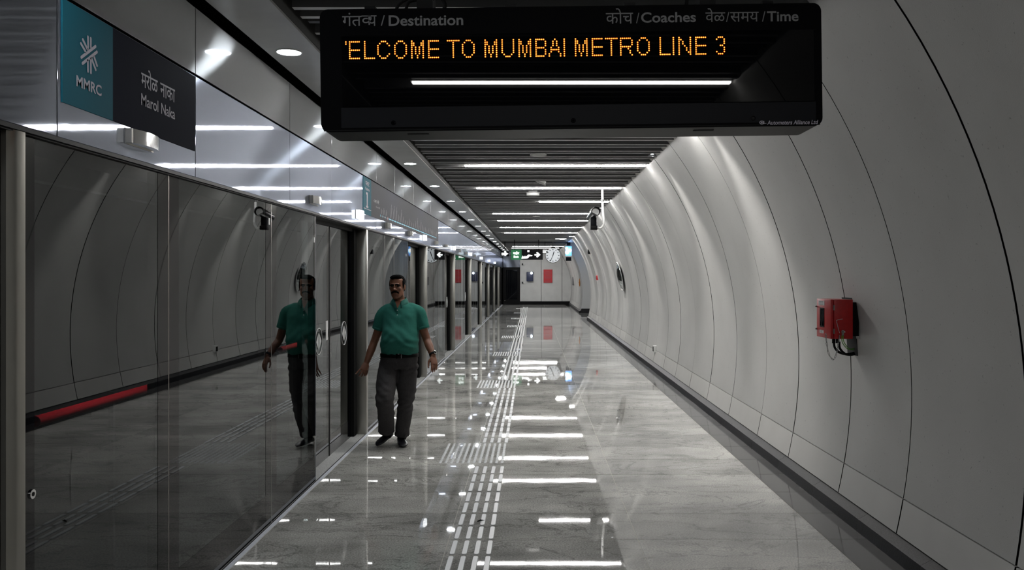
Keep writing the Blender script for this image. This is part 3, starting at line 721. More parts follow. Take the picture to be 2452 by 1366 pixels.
# CCTV camera on a bent pole
Yc = 14.6; q = Yc/F
cc = thing('security_camera', 'steel security camera on a bent pipe hanging beside the curved wall', 'security camera', (W(1442, 462, Yc).x, Yc, SZ))
pp = [W(1442, 440, Yc), W(1443, 500, Yc), W(1445.5, 530, Yc), W(1443, 541, Yc), W(1437, 547, Yc), W(1427, 544, Yc)]
sm = []
for i in range(len(pp)-1):
    p0, p1, p2, p3 = pp[max(i-1, 0)], pp[i], pp[i+1], pp[min(i+2, len(pp)-1)]
    for k in range(6): t_ = k/6; sm.append(.5*((2*p1)+(-p0+p2)*t_+(2*p0-5*p1+4*p2-p3)*t_*t_+(-p0+3*p1-3*p2+p3)*t_**3))
part('pole', MB().tube(sm+[pp[-1]], .021, 12), M['white'], cc, True)
part('pole_collar', MB().cyl(W(1442, 478, Yc), W(1442, 484, Yc), .03, 16), M['chrome'], cc, 'auto')
a = W(1426, 508, Yc-.2); b_ = W(1416, 523, Yc+.25)
part('housing', MB().tube([a, a+(b_-a)*.03, b_], [.068, .075, .075], 24), M['chrome'], cc, 'auto')
part('sunshield', MB().tube([a+Vector((0, -.05, .012)), b_+Vector((0, 0, .012))], .082, 24, False), M['chrome'], cc, True)
part('lens_window', MB().cyl(a+Vector((0, -.006, 0)), a, .058, 24), M['white'], cc)
part('bracket', MB().bbox(W(1414, 0, Yc).x, W(1428, 0, Yc).x, Yc-.05, Yc+.06, W(0, 545, Yc).z, W(0, 520, Yc).z, .008), M['navy'], cc, 'auto')
part('motor_box', MB().bbox(W(1413.5, 0, Yc).x, W(1430, 0, Yc).x, Yc-.07, Yc+.07, W(0, 551, Yc).z, W(0, 541, Yc).z, .006), M['black'], cc, 'auto')

# ------------------------------------------------------------------ things on the curved wall
def on_wall(Y, z, lab, name, cat): return thing(name, lab, cat, (arcx(z), Y, z))
zc = 1.7; c = Vector((arcx(zc), 21.0, zc)); nrm = Vector((-1, 0, -.2)).normalized()
t = thing('round_mirror', 'round convex mirror with a steel rim fixed to the curved wall', 'mirror', c)
ring = []; tz = nrm.cross(Vector((0, 1, 0))).normalized(); cc_ = c+nrm*.06
for i in range(41): a_ = 2*PI*i/40; ring.append(cc_+Vector((0, 1, 0))*(.36*math.cos(a_))+tz*(.36*math.sin(a_)))
part('rim', MB().tube(ring, .016, 8, False), M['chrome'], t, True)
V = []; Fc = []; nr = 8
for j in range(nr+1):
    r = .35*j/nr; d = .07*(1-(j/nr)**2)
    for i in range(32): a_ = 2*PI*i/32; V.append(cc_+nrm*d+Vector((0, 1, 0))*(r*math.cos(a_))+tz*(r*math.sin(a_)))
for j in range(nr):
    for i in range(32): Fc.append((j*32+i, j*32+(i+1) % 32, (j+1)*32+(i+1) % 32, (j+1)*32+i))
part('dish', MB().add(V, Fc), M['mirror'], t, True)
part('back_cone', MB().tube([c-nrm*.005, cc_-nrm*.004], [.10, .34], 32), M['black'], t, 'auto')
z_ = .36; t = thing('wall_socket', 'small white junction box low on the curved wall near a panel joint', 'socket', (arcx(z_), 15.5, z_))
part('body', MB().bbox(arcx(z_)-.05, arcx(z_)+.02, 15.44, 15.56, z_-.065, z_+.06, .006), M['white'], t, 'auto'); part('cover', MB().box(arcx(z_)-.054, arcx(z_)-.05, 15.455, 15.545, z_-.045, z_+.04), M['rubber'], t)
for px_, py_, m_, lab, nm_ in ((1411, 604, 'black', 'small dark fitting high on the far curved wall', 'wall_fitting'), (1431, 665, 'redpipe', 'small red call point on the far curved wall', 'call_point')):
    z_ = 2.55 if nm_ == 'wall_fitting' else 1.65; Y = arcx(z_)*F/(px_-VX)
    t = thing(nm_, lab, 'fitting', (arcx(z_), Y, z_)); part('body', MB().bbox(arcx(z_)-.05, arcx(z_)+.04, Y-.12, Y+.12, z_-.08, z_+.08, .01), M[m_], t, 'auto'); part('face', MB().box(arcx(z_)-.055, arcx(z_)-.05, Y-.07, Y+.07, z_-.05, z_+.05), M['black'], t)
z_ = 1.4; Y = 40.5; t = thing('hanging_tag', 'orange oval sign on the far stretch of curved wall', 'sign', (arcx(z_), Y, z_)); part('plate', MB().ell((arcx(z_)-.03, Y, z_), (.03, .16, .2)), M['orange'], t, True); part('bolt', MB().cyl((arcx(z_)-.07, Y, z_), (arcx(z_)-.05, Y, z_), .02, 10), M['black'], t)
z_ = 1.45; Y = 47; t = thing('notice_plate', 'grey notice plate on the far stretch of curved wall', 'sign', (arcx(z_), Y, z_)); part('plate', MB().bbox(arcx(z_)-.05, arcx(z_)+.02, Y-.45, Y+.45, z_-.25, z_+.2, .008), M['print_grey'], t, 'auto'); part('frame', MB().box(arcx(z_)-.055, arcx(z_)-.04, Y-.48, Y+.48, z_+.2, z_+.22), M['post'], t)

# red fire box
fy0, fy1 = 5.90, 6.19; fx0 = 2.096; fx1 = 2.253; fz0, fz1 = 1.258, 1.536
fb = thing('fire_alarm_box', 'red steel fire box on the curved wall with a hanging chain and cables', 'fire box', (2.25, 6.05, 1.25))
part('body', MB().bbox(fx0+.024, fx1, fy0, fy1, fz0, fz1, .004), M['red'], fb, 'auto')
dr_ = part('front_door', MB().bbox(fx0, fx0+.02, fy0, fy1, fz0, fz1, .003), M['red'], fb, 'auto')
part('window_frame', MB().box(fx0-.003, fx0, fy0+.13, fy0+.215, fz0+.075, fz0+.215), M['black'], fb)
part('window', MB().box(fx0-.0045, fx0-.003, fy0+.137, fy0+.208, fz0+.085, fz0+.207), M['frit'], fb)
part('hammer_rod', MB().cyl((fx0-.006, fy0+.17, fz0+.085), (fx0-.006, fy0+.17, fz0+.207), .003, 8), M['chrome'], fb)
for a, b, c, d in ((.125, .245, .232, .265), (.14, .22, .03, .052)):
    pl = part('label_plate', MB().box(fx0-.002, fx0-.0003, fy0+a, fy0+b, fz0+c, fz0+d), M['white'], fb, label='white label plate')
    for r in range(3 if c > .1 else 2): part('label_lines', MB().box(fx0-.0026, fx0-.002, fy0+a+.018, fy0+b-.018, fz0+c+.006+.009*r, fz0+c+.009+.009*r), M['black'], fb)
for z_ in (fz0+.055, fz0+.22):
    part('hinge', MB().cyl((fx0+.022, fy0-.002, z_-.018), (fx0+.022, fy0-.002, z_+.018), .006, 10), M['post'], fb, 'auto')
    part('clasp', MB().cyl((fx0-.008, fy1-.01, z_), (fx0+.005, fy1+.008, z_), .006, 10), M['post'], fb, 'auto')
def FB(cx, cy, Y=5.89): return W(1900+cx/6.209, 680+cy/6.209, Y)
cable([FB(730, 525), FB(690, 530), FB(640, 548), FB(650, 600), FB(672, 690), FB(688, 735)], .0022, M['chrome'], None, 'hex_key').parent = fb
bpy.data.objects['hex_key'].matrix_parent_inverse = Matrix.Translation(fb.location).inverted()
part('cable_gland', MB().cyl(FB(735, 712), FB(735, 770, 5.88), .008, 12), M['post'], fb, 'auto')
part('gland_ring', MB().torus(FB(735, 712), .009, .003, 1, 16, 6), M['chrome'], fb, True)
part('cap_screw', MB().ell(FB(762, 718), (.004, .003, .004), 10, 6), M['white'], fb, True)
for gx in (598, 655): part('cable_gland', MB().cyl(FB(gx, 800, 5.97), FB(gx, 885, 5.97), .012, 12), M['black'], fb, 'auto')
def pcable(pts, r, m, nm):
    o = cable(pts, r, m, None, nm); o.parent = fb; o.matrix_parent_inverse = Matrix.Translation(fb.location).inverted(); return o
pcable([FB(600, 860, 5.97), FB(615, 950, 5.97), FB(680, 1020, 5.98), FB(780, 1045, 6.0), FB(915, 1030, 6.06)], .0085, M['rubber'], 'cable')
pcable([FB(680, 860, 5.95), FB(690, 960, 5.95), FB(760, 1040, 5.97), FB(840, 1060, 6.0), FB(915, 1045, 6.06)], .0085, M['rubber'], 'cable')
pcable([FB(725, 740, 5.885), FB(722, 860, 5.89), FB(780, 950, 5.94), FB(840, 980, 6.0), FB(910, 985, 6.05)], .0028, M['greenwire'], 'earth_wire')
pcable([FB(740, 740, 5.885), FB(745, 850, 5.89), FB(800, 940, 5.94), FB(850, 970, 6.0), FB(912, 960, 6.05)], .0028, M['greenwire'], 'earth_wire')
ch = [FB(478, 745), FB(482, 800), FB(492, 870), FB(500, 930), FB(512, 1000), FB(535, 1070), FB(565, 1110), FB(592, 1132), FB(615, 1105), FB(632, 1060), FB(645, 1015), FB(655, 950), FB(665, 890), FB(675, 830), FB(685, 770)]
for i in range(len(ch)-1):
    a, b = ch[i], ch[i+1]; c = (a+b)/2; d = (b-a); Lk = d.length*.62; u = d.normalized(); v_ = Vector((1, 0, 0)) if i % 2 == 0 else Vector((.3, -1, 0)).normalized(); v_ = (v_-u*v_.dot(u)).normalized()
    part('chain_link', MB().tube([c+u*(Lk*math.cos(2*PI*k/14))+v_*(.0045*math.sin(2*PI*k/14)) for k in range(15)], .0020, 6, False), M['chrome'], fb, True)
# dark cut-out in the lining behind the box
def patch(y0, y1, z0, z1, d=.003):
    n = 6; o = MB(); V = []
    for i in range(n+1):
        z = z0+(z1-z0)*i/n; V += [(arcx(z)-d, y0, z), (arcx(z)-d, y1, z)]
    for i in range(n+1):
        z = z0+(z1-z0)*i/n; V += [(arcx(z)+.002, y0, z), (arcx(z)+.002, y1, z)]
    k = 2*(n+1); Fc = [(2*i, 2*i+1, 2*i+3, 2*i+2) for i in range(n)]+[(k+2*i, k+2*i+2, k+2*i+3, k+2*i+1) for i in range(n)]
    Fc += [(2*i, 2*i+2, k+2*i+2, k+2*i) for i in range(n)]+[(2*i+1, k+2*i+1, k+2*i+3, 2*i+3) for i in range(n)]+[(0, k, k+1, 1), (2*n, 2*n+1, k+2*n+1, k+2*n)]
    return o.add(V, Fc)
part('wall_opening', patch(5.99, 6.18, 1.13, 1.545), M['dark'], fb)
part('backing_plate', MB().box(fx1+.0, fx1+.05, fy0+.02, fy1-.02, fz0+.02, fz1-.02), M['black'], fb)
part('mounting_plate', patch(5.93, 5.985, 1.255, 1.50, .006), M['paint_grey'], fb)

# ------------------------------------------------------------------ far signs, clock, posters
def zf(py, Y): return H+(VY-py)/F*Y
def xf(px, Y): return (px-VX)/F*Y
Y = 34.4
t = thing('exit_sign_green', 'green and black hanging exit sign with a white arrow, left of the clock', 'sign', (xf(1262, Y), Y, zf(598, Y)))
part('green_panel', MB().box(xf(1223.5, Y), xf(1249, Y), Y, Y+.12, zf(623, Y), zf(598, Y)), M['greensign'], t)
part('black_panel', MB().box(xf(1249, Y), xf(1299.8, Y), Y, Y+.12, zf(622.5, Y), zf(598, Y)), M['black'], t)
def FP(Y): return lambda u, v_, d: (u, Y-d, v_)
part('lettering', text(MB(), 'बाहेर', (xf(1228.5, Y), xf(1243.5, Y), zf(611, Y), zf(602.5, Y)), FP(Y), .02, .01), M['sign_white'], t)
part('lettering', text(MB(), 'Exit', (xf(1230, Y), xf(1242, Y), zf(618, Y), zf(612.5, Y)), FP(Y), .03, .01), M['sign_white'], t)
def poly(pts, Y, m, nm, root, th=.012): return part(nm, MB().prism([(xf(a, Y), zf(b, Y)) for a, b in pts], 1, Y-th, Y-.001), m, root)
poly([(1280, 609), (1287, 609), (1284, 605.5), (1287, 604), (1294, 610.5), (1287, 617), (1284, 615.5), (1287, 612.2), (1280, 612.2)], Y, M['sign_white'], 'arrow', t)
poly([(1249, 618), (1251, 612.5), (1253.5, 616), (1255, 613), (1257, 616), (1259, 613), (1261, 614.5), (1265, 610), (1275, 612), (1273, 614), (1268, 614), (1264, 619), (1249, 620)], Y, M['sign_white'], 'pictogram', t)
poly([(1263, 604), (1263, 599.5), (1267.5, 599.5), (1267.5, 604)], Y, M['sign_white'], 'platform_mark', t)
part('hanger', MB().cyl((xf(1232, Y), Y+.06, zf(598, Y)), (xf(1232, Y), Y+.06, SZ), .015, 8).cyl((xf(1290, Y), Y+.06, zf(598, Y)), (xf(1290, Y), Y+.06, SZ), .015, 8), M['black'], t)
Y = 36.2
t = thing('exit_sign_small', 'small black hanging sign with white arrow near the left wall at the far end', 'sign', (xf(1209, Y), Y, zf(600, Y)))
part('black_panel', MB().box(xf(1199, Y), xf(1219, Y), Y, Y+.1, zf(614, Y), zf(602, Y)), M['black'], t)
poly([(1201, 606), (1208, 606), (1208, 603), (1212, 603), (1212, 605.5), (1217.5, 608), (1212, 611), (1212, 613), (1208, 613), (1208, 611.5), (1201, 611.5), (1201, 609.5), (1206, 609.5), (1206, 608), (1201, 608)], Y, M['sign_white'], 'arrow', t)
part('hanger', MB().cyl((xf(1209, Y), Y+.05, zf(602, Y)), (xf(1209, Y), Y+.05, SZ), .015, 8), M['black'], t)
Y = 37.0
t = thing('number_sign', 'small lit sign between the black exit sign and the clock', 'sign', (xf(1305, Y), Y, zf(602, Y)))
part('panel', MB().box(xf(1298.5, Y), xf(1311, Y), Y, Y+.06, zf(606.5, Y), zf(597, Y)), M['black'], t)
part('bar_light', MB().box(xf(1299, Y), xf(1310.5, Y), Y-.01, Y, zf(600.8, Y), zf(598.5, Y)).box(xf(1299, Y), xf(1308, Y), Y-.01, Y, zf(605.8, Y), zf(602.5, Y)), M['sign_white'], t)
part('hanger', MB().cyl((xf(1305, Y), Y+.03, zf(597, Y)), (xf(1305, Y), Y+.03, 3.32), .012, 8), M['black'], t)
Y = 37.6; c = Vector((xf(1324, Y), Y, zf(612, Y)))
t = thing('hanging_clock', 'round white clock hanging from the ceiling at the far end', 'clock', c)
M['clock'] = mat('clock_face', (.8, .82, .82), .25, emis=(.9, .95, 1), estr=.35, sampling='NONE')
part('case', MB().cyl(c+Vector((0, .06, 0)), c-Vector((0, .06, 0)), .345, 40), M['post'], t, 'auto')
part('face', MB().cyl(c-Vector((0, .062, 0)), c-Vector((0, .06, 0)), .325, 40), M['clock'], t)
part('rim', MB().torus(c-Vector((0, .06, 0)), .335, .014, 1, 40, 6), M['post'], t, True)
mk = MB()
def hand(mb, ang, r0, r1, w2, y_):
    d = Vector((math.sin(ang), 0, math.cos(ang))); s = Vector((math.cos(ang), 0, -math.sin(ang))); o_ = c+Vector((0, y_, 0))
    V = [o_+d*r0-s*w2, o_+d*r0+s*w2, o_+d*r1+s*w2, o_+d*r1-s*w2]; V += [v+Vector((0, -.004, 0)) for v in V]
    mb.add(V, [(0, 1, 2, 3), (4, 7, 6, 5), (0, 4, 5, 1), (1, 5, 6, 2), (2, 6, 7, 3), (3, 7, 4, 0)])
for i in range(12): hand(mk, i*PI/6, .235, .285, .017, -.064)
part('hour_marks', mk, M['black'], t)
h1 = MB(); hand(h1, math.radians(203), -.05, .28, .012, -.07); part('minute_hand', h1, M['black'], t)
h1 = MB(); hand(h1, math.radians(16), -.04, .18, .017, -.068); part('hour_hand', h1, M['black'], t)
part('hanger', MB().cyl(c+Vector((0, 0, .33)), (c.x, c.y, SZ+.05), .02, 10), M['post'], t)
Y = 50.36
t = thing('red_notice', 'red notice board with white lines of text on the far wall', 'notice', (xf(1312, Y), Y, zf(661, Y)))
part('board', MB().bbox(xf(1301.6, Y), xf(1322.4, Y), Y-.03, Y+.05, zf(677.5, Y), zf(646, Y), .006), M['redpipe'], t)
ln = MB()
for i in range(9):
    py_ = 650+i*3.0; wd = (4, 8, 7, 5, 8, 8, 6, 8, 7)[i]; ln.box(xf(1312-wd, Y), xf(1312+wd, Y), Y-.032, Y-.03, zf(py_+.7, Y), zf(py_, Y))
part('text_lines', ln, M['pinkish'], t)
t = thing('wall_box', 'dark blue wall box with a small round lamp on the far wall', 'wall box', (xf(1269, Y), Y, zf(663, Y)))
part('body', MB().bbox(xf(1261, Y), xf(1277, Y), Y-.12, Y+.05, zf(674, Y), zf(651.5, Y), .02), M['boxblue'], t, 'auto')
part('lamp', MB().ell((xf(1272.6, Y), Y-.13, zf(654.5, Y)), (.07, .03, .07), 14, 8), M['bluewhite'], t, True)
for py_ in (633, 677): 
    t = thing('wall_switch', ('upper' if py_ < 650 else 'lower')+' small black and white fitting beside the far dark door', 'switch', (xf(1253, Y), Y, zf(py_, Y)))
    part('black_half', MB().box(xf(1250, Y), xf(1252.5, Y), Y-.04, Y+.05, zf(py_+2.4, Y), zf(py_-2, Y)), M['black'], t); part('white_half', MB().box(xf(1253, Y), xf(1257, Y), Y-.03, Y+.05, zf(py_+2, Y), zf(py_-1, Y)), M['white'], t)
Y = 38.2
t = thing('blue_lamp_unit', 'cluster of glaring blue white lamps under the ceiling by the curved wall', 'lamp', (xf(1363, Y), Y, zf(600, Y)))
part('bracket', MB().bbox(xf(1357.5, Y), xf(1366, Y), Y, Y+.15, zf(588, Y), zf(579, Y), .02), M['black'], t)
for px_, py_, r in ((1357, 595.5, .055), (1365, 600, .07), (1357.5, 605, .08)): part('lamp', MB().ell((xf(px_, Y), Y-.08, zf(py_, Y)), (r, r*.5, r), 14, 8), M['bluewhite'], t, True)
part('blue_screen', MB().box(xf(1354, Y), xf(1369, Y), Y, Y+.04, zf(613, Y), zf(590, Y)), M['blue_light'], t)
part('lower_unit', MB().box(xf(1355, Y), xf(1368, Y), Y, Y+.05, zf(625, Y), zf(616, Y)), M['navy'], t)
for a, e, px_ in ((.5, 40, 1363),):
    ld = bpy.data.lights.new('blue_glow', 'POINT'); ld.energy = 2; ld.color = (.25, .5, 1); ld.shadow_soft_size = .1
    lo = bpy.data.objects.new('blue_glow', ld); C.objects.link(lo); lo.location = (xf(px_, Y), Y-.25, zf(602, Y)); lo.parent = t; lo.matrix_parent_inverse = Matrix.Translation(t.location).inverted()

# red pipes in the tunnel behind the glass, with an added unseen light over each
for k, (a, b) in enumerate(((6.75, 8.85), (13.3, 15.2))):
    zp = .53
    t = thing('red_pipe', ('long' if k == 0 else 'short')+' red pipe seen behind the '+('near dark glass screen' if k == 0 else 'glass at the reflected man'), 'pipe', (-4, (a+b)/2, zp))
    part('pipe', MB().cyl((-4, a, zp), (-4, b, zp), .045, 20), M['redpipe'], t, 'auto')
    part('flange', MB().cyl((-4, b-.04, zp), (-4, b, zp), .06, 20), M['redpipe'], t, 'auto')
    part('support', MB().box(-4.25, -4.02, a+.3, a+.34, zp-.03, zp+.0).box(-4.30, -4.25, a+.3, a+.34, -1.5, zp+.0).box(-4.25, -4.02, b-.34, b-.3, zp-.03, zp+.0).box(-4.30, -4.25, b-.34, b-.3, -1.5, zp), M['dark'], t)
    ld = bpy.data.lights.new('added_pipe_light', 'AREA'); ld.energy = 4.5; ld.spread = math.radians(40); ld.shape = 'RECTANGLE'; ld.size = .12; ld.size_y = b-a
    lo = bpy.data.objects.new('added_pipe_light', ld); C.objects.link(lo); lo.location = (-3.3, (a+b)/2, 2.6); lo.rotation_euler = (0, .33, 0)
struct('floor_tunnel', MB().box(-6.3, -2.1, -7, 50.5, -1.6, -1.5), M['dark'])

# small dark scrap on the guide bars
tag(obj('litter_scrap', MB().tube([W(1143, 1251, 5.8)+Vector((0, 0, .005)), W(1150, 1249.5, 5.81)+Vector((0, 0, .008)), W(1161, 1248.5, 5.83)+Vector((0, 0, .004))], [.004, .006, .003], 6), M['rubber']), 'small black scrap lying on the near guide bars', 'litter')
PERSON_HERE = True
# ------------------------------------------------------------------ the walking man
YM = 8.4
def remesh(mb, voxel, smooth_it=6, name='m', m=None, post=None, fac=.5):
    mb.smooth = False; me = mb.mesh(name, m); o = bpy.data.objects.new(name, me); C.objects.link(o)
    r = o.modifiers.new('r', 'REMESH'); r.mode = 'VOXEL'; r.voxel_size = voxel; r.use_smooth_shade = True
    s_ = o.modifiers.new('s', 'SMOOTH'); s_.iterations = smooth_it; s_.factor = fac
    bpy.context.view_layer.update()
    out = bpy.data.meshes.new_from_object(o.evaluated_get(bpy.context.evaluated_depsgraph_get()))
    bpy.data.objects.remove(o); out.name = name
    if post:
        for v in out.vertices: v.co = post(v.co.copy())
    out.polygons.foreach_set('use_smooth', [True]*len(out.polygons))
    return out
def rings(mb, R, n=28, p=2.3):
    """R: list of (cx, cy, z, rx, ry[, tiltz]) closed super-elliptic stack"""
    V = []
    for (cx, cy, z, rx, ry) in R:
        for i in range(n):
            a = 2*PI*i/n; ca, sa = math.cos(a), math.sin(a)
            V.append((cx+rx*math.copysign(abs(ca)**(2/p), ca), cy+ry*math.copysign(abs(sa)**(2/p), sa), z))
    k = len(R); Fc = [(j*n+i, j*n+(i+1) % n, (j+1)*n+(i+1) % n, (j+1)*n+i) for j in range(k-1) for i in range(n)]
    Fc += [tuple(range(n-1, -1, -1)), tuple(range((k-1)*n, k*n))]
    return mb.add(V, Fc)
def limb(mb, pts, rs, n=16, caps=True):
    P_, R_ = [Vector(p) for p in pts], list(rs); out = []; ro = []
    for i in range(len(P_)-1):
        p0, p1, p2, p3 = P_[max(i-1, 0)], P_[i], P_[i+1], P_[min(i+2, len(P_)-1)]
        for k in range(4):
            t_ = k/4; out.append(.5*((2*p1)+(-p0+p2)*t_+(2*p0-5*p1+4*p2-p3)*t_*t_+(-p0+3*p1-3*p2+p3)*t_**3)); ro.append(R_[i]*(1-t_)+R_[i+1]*t_)
    out.append(P_[-1]); ro.append(R_[-1]); mb.tube(out, ro, n)
    if caps: mb.ell(P_[0], (R_[0],)*3, 12, 8); mb.ell(P_[-1], (R_[-1],)*3, 12, 8)
    return mb
man = thing('person', 'man in a green polo shirt and dark trousers walking towards the camera', 'person', (-1.33, YM, 0))
skin = vary(mat('skin', (.175, .072, .040), .48, spec=.4), 18, .88, 1.1)
shirtm = vary(mat('green_polo_cloth', (.022, .135, .105), .85, spec=.2), 160, .88, 1.1, bump=.15, bscale=500)
trous = vary(mat('dark_grey_trouser_cloth', (.042, .039, .040), .8, spec=.2), 90, .85, 1.15, bump=.1, bscale=400)
hairm = mat('black_hair', (.0022, .002, .002), .8, spec=.03)
shoem = mat('black_shoe_leather', (.008, .008, .012), .28)
def mpart(nm, mb_or_me, m, label=None):
    if isinstance(mb_or_me, MB): o = part(nm, mb_or_me, m, man, True)
    else:
        o = bpy.data.objects.new(nm, mb_or_me); C.objects.link(o); o.parent = man; o.matrix_parent_inverse = Matrix.Translation(man.location).inverted()
        if not mb_or_me.materials: mb_or_me.materials.append(m)
        else: mb_or_me.materials[0] = m
    if label: o['label'] = label
    return o
# key joints (px, py, depth)
shL, elL, wrL = W(921, 751, 8.42), W(896, 820, 8.46), W(878, 868, 8.40)
shR, elR, wrR = W(1000, 750, 8.42), W(1022, 814, 8.42), W(1037, 853, 8.30)
hipL, knL, anL = W(930, 882, 8.40), W(921, 958, 8.20), W(925, 1034, 8.44)
hipR, knR, anR = W(976, 882, 8.42), W(971, 968, 8.42), W(963, 1046, 8.52)
xc = (956-VX)/F*YM
# ---- head, built around its own origin then turned
HC = W(951.5, 688, 8.38); HR = Matrix.Rotation(math.radians(-8), 3, 'Z') @ Matrix.Rotation(math.radians(-2), 3, 'Y')
def hp(x, y, z): return HC+HR @ Vector((x, y, z))
body = MB()
hd_ = MB()
rings(hd_, [(0, -.052, -.114, .020, .018), (0, -.048, -.106, .036, .034), (0, -.032, -.085, .051, .053), (0, -.018, -.055, .061, .070), (0, -.008, -.02, .067, .080), (0, 0, .01, .070, .085), (0, .002, .04, .073, .088), (0, 0, .07, .070, .084), (0, 0, .09, .060, .072), (0, 0, .105, .042, .050), (0, 0, .113, .018, .02)], 28, 2.2)
hd_.ell((0, -.098, -.022), (.016, .018, .013)).ell((0, -.090, -.002), (.010, .016, .026)).ell((-.011, -.092, -.026), (.009, .011, .008)).ell((.011, -.092, -.026), (.009, .011, .008))
hd_.ell((0, -.082, .028), (.046, .012, .008)).ell((0, -.083, -.059), (.024, .012, .006)).ell((0, -.082, -.068), (.020, .012, .006)).ell((0, -.072, -.098), (.022, .018, .018))
for s in (-1, 1): hd_.ell((s*.040, -.062, -.020), (.021, .018, .018)).ell((s*.074, .012, -.006), (.007, .018, .030), rot=Matrix.Rotation(-.25, 3, 'X')).ell((s*.050, -.005, -.062), (.014, .035, .03))
body.add([hp(*v) for v in hd_.v], hd_.f)
# neck, trunk and limbs beneath the clothes
limb(body, [hp(0, .02, -.06), W(955, 716, 8.44), (xc, 8.43, 1.42)], [.056, .058, .066], 18)
rings(body, [(xc, 8.43, 1.43, .075, .06), (xc, 8.43, 1.38, .150, .08), (xc, 8.42, 1.25, .155, .09), (xc, 8.40, 1.08, .15, .10), (xc, 8.42, .95, .14, .09), (xc, 8.43, .89, .13, .08)])
for a, b, c, e in ((shL, elL, wrL, 0), (shR, elR, wrR, 1)):
    limb(body, [a, a*.45+b*.55, b, b*.6+c*.4, c], [.046, .044, .040, .041, .028], 16)
for a, b, c in ((hipL, knL, anL), (hipR, knR, anR)): limb(body, [a, (a+b)/2, b, (b*.6+c*.4), c], [.066, .062, .050, .050, .036], 14)
# hands: palm, four unequal bent fingers, thumb
def hand_(mb, wr, down, side, back, fingers, thumb):
    """wr wrist; down palm direction; side towards the thumb; back normal of the back of the hand"""
    d, s_, b = down.normalized(), side.normalized(), back.normalized()
    palm = []
    for i, (t_, w_, th) in enumerate(((-.01, .024, .020), (.02, .032, .018), (.055, .039, .016), (.085, .040, .014), (.096, .036, .012))):
        palm.append((t_, w_, th))
    V = []; n = 14
    for t_, w_, th in palm:
        for i in range(n): a = 2*PI*i/n; V.append(wr+d*t_+s_*(w_*math.cos(a))+b*(th*math.sin(a)))
    k = len(palm); mb.add(V, [(j*n+i, j*n+(i+1) % n, (j+1)*n+(i+1) % n, (j+1)*n+i) for j in range(k-1) for i in range(n)]+[tuple(range(n-1, -1, -1)), tuple(range((k-1)*n, k*n))])
    for off, ln, bend, spread in fingers:
        p = wr+d*.086+s_*off; dr = (d+s_*spread).normalized(); pts = [p]; 
        for seg, bb in zip((.46, .30, .24), bend):
            dr = (dr*math.cos(bb)-b*math.sin(bb)).normalized(); p = p+dr*ln*seg; pts.append(p)
        limb(mb, pts, [.0092, .0088, .0080, .0066], 10)
        tips.append((pts[-1], dr))
    p = wr+d*.028+s_*.024; pts = [p]; dr = None
    for seg, (a_, c_) in zip((.040, .034, .028), thumb):
        dr = (d*math.cos(a_)+s_*math.sin(a_)*math.cos(c_)-b*math.sin(a_)*math.sin(c_)).normalized(); p = p+dr*seg; pts.append(p)
    limb(mb, pts, [.0135, .0115, .0098, .0080], 10); tips.append((pts[-1], dr))
tips = []
# his right hand (left in the picture): index pointing away, others curled, thumb inside
dL = (W(868, 893, 8.33)-wrL); sL = Vector((-.75, -.35, 0)); bL = Vector((-.2, -.2, .25))
dLn = dL.normalized(); bL = (bL-dLn*bL.dot(dLn)).normalized(); bL = Vector((.25, -.95, .1)); bL = (bL-dLn*bL.dot(dLn)).normalized(); sL = dLn.cross(bL); sL = sL if sL.x < 0 else -sL
hand_(body, wrL, dLn, -sL, bL, [(-.030, .080, (.05, .05, .05), -.38), (-.010, .082, (.30, .45, .35), -.10), (.010, .078, (.42, .6, .4), .0), (.028, .064, (.55, .7, .4), .10)], [(.55, .9), (.35, 1.0), (.2, 1.0)])
# his left hand (right in the picture): relaxed, slightly curled, thumb towards the body
dR = (W(1041, 880, 8.24)-wrR).normalized(); bR = Vector((.55, -.8, .1)); bR = (bR-dR*bR.dot(dR)).normalized(); sR = dR.cross(bR); sR = sR if sR.x < 0 else -sR
hand_(body, wrR, dR, sR, bR, [(.029, .076, (.20, .30, .2), .04), (.010, .086, (.25, .40, .3), .0), (-.010, .080, (.35, .45, .3), -.04), (-.029, .062, (.45, .5, .3), -.10)], [(.75, .7), (.30, .7), (.08, .7)])
def eyes(p):
    q = HR.transposed() @ (p-HC)
    if q.y < -.05:
        for s in (-1, 1):
            d = math.hypot((q.x-s*.030)/.017, (q.z-.010)/.011)
            if d < 1.5: q.y += .009*max(0, 1-(d/1.5)**2)
        return HC+HR @ q
    return p
bm_ = remesh(body, .0042, 7, 'body', skin, eyes); mpart('body', bm_, skin)
for s in (-1, 1):
    e = mpart('eye', MB().ell(hp(s*.030, -.0685, .010), (.0125, .0115, .0105), 14, 10), mat('eye_white_shaded', (.07, .06, .055), .4, spec=.2))  # eye white darkened: shade of the socket put into its colour
    i_ = mpart('iris', MB().ell(hp(s*.030-.002, -.0785, .010), (.0058, .003, .0058), 12, 8), hairm)
    bw = MB()
    for k in range(7): t_ = k/6; bw.ell(hp(s*(.012+.038*t_), -.0925+.014*t_*t_, .0235+.006*math.sin(PI*min(1, t_*1.2))-.004*t_), (.0085, .006, .0072-.002*t_), 8, 6)
    mpart('eyebrow', remesh(bw, .002, 3, 'eyebrow', hairm), hairm)
    mpart('upper_eyelid', MB().ell(hp(s*.030, -.0715, .0165), (.0150, .0085, .0040), 14, 8), hairm)  # lid coloured black to deepen the painted shade over the eye
mo = MB().ell(hp(0, -.0965, -.043), (.014, .009, .0075))
for s in (-1, 1): mo.ell(hp(s*.015, -.0935, -.0455), (.015, .009, .008)).ell(hp(s*.029, -.0835, -.052), (.010, .009, .0085)).ell(hp(s*.035, -.077, -.060), (.006, .007, .007))
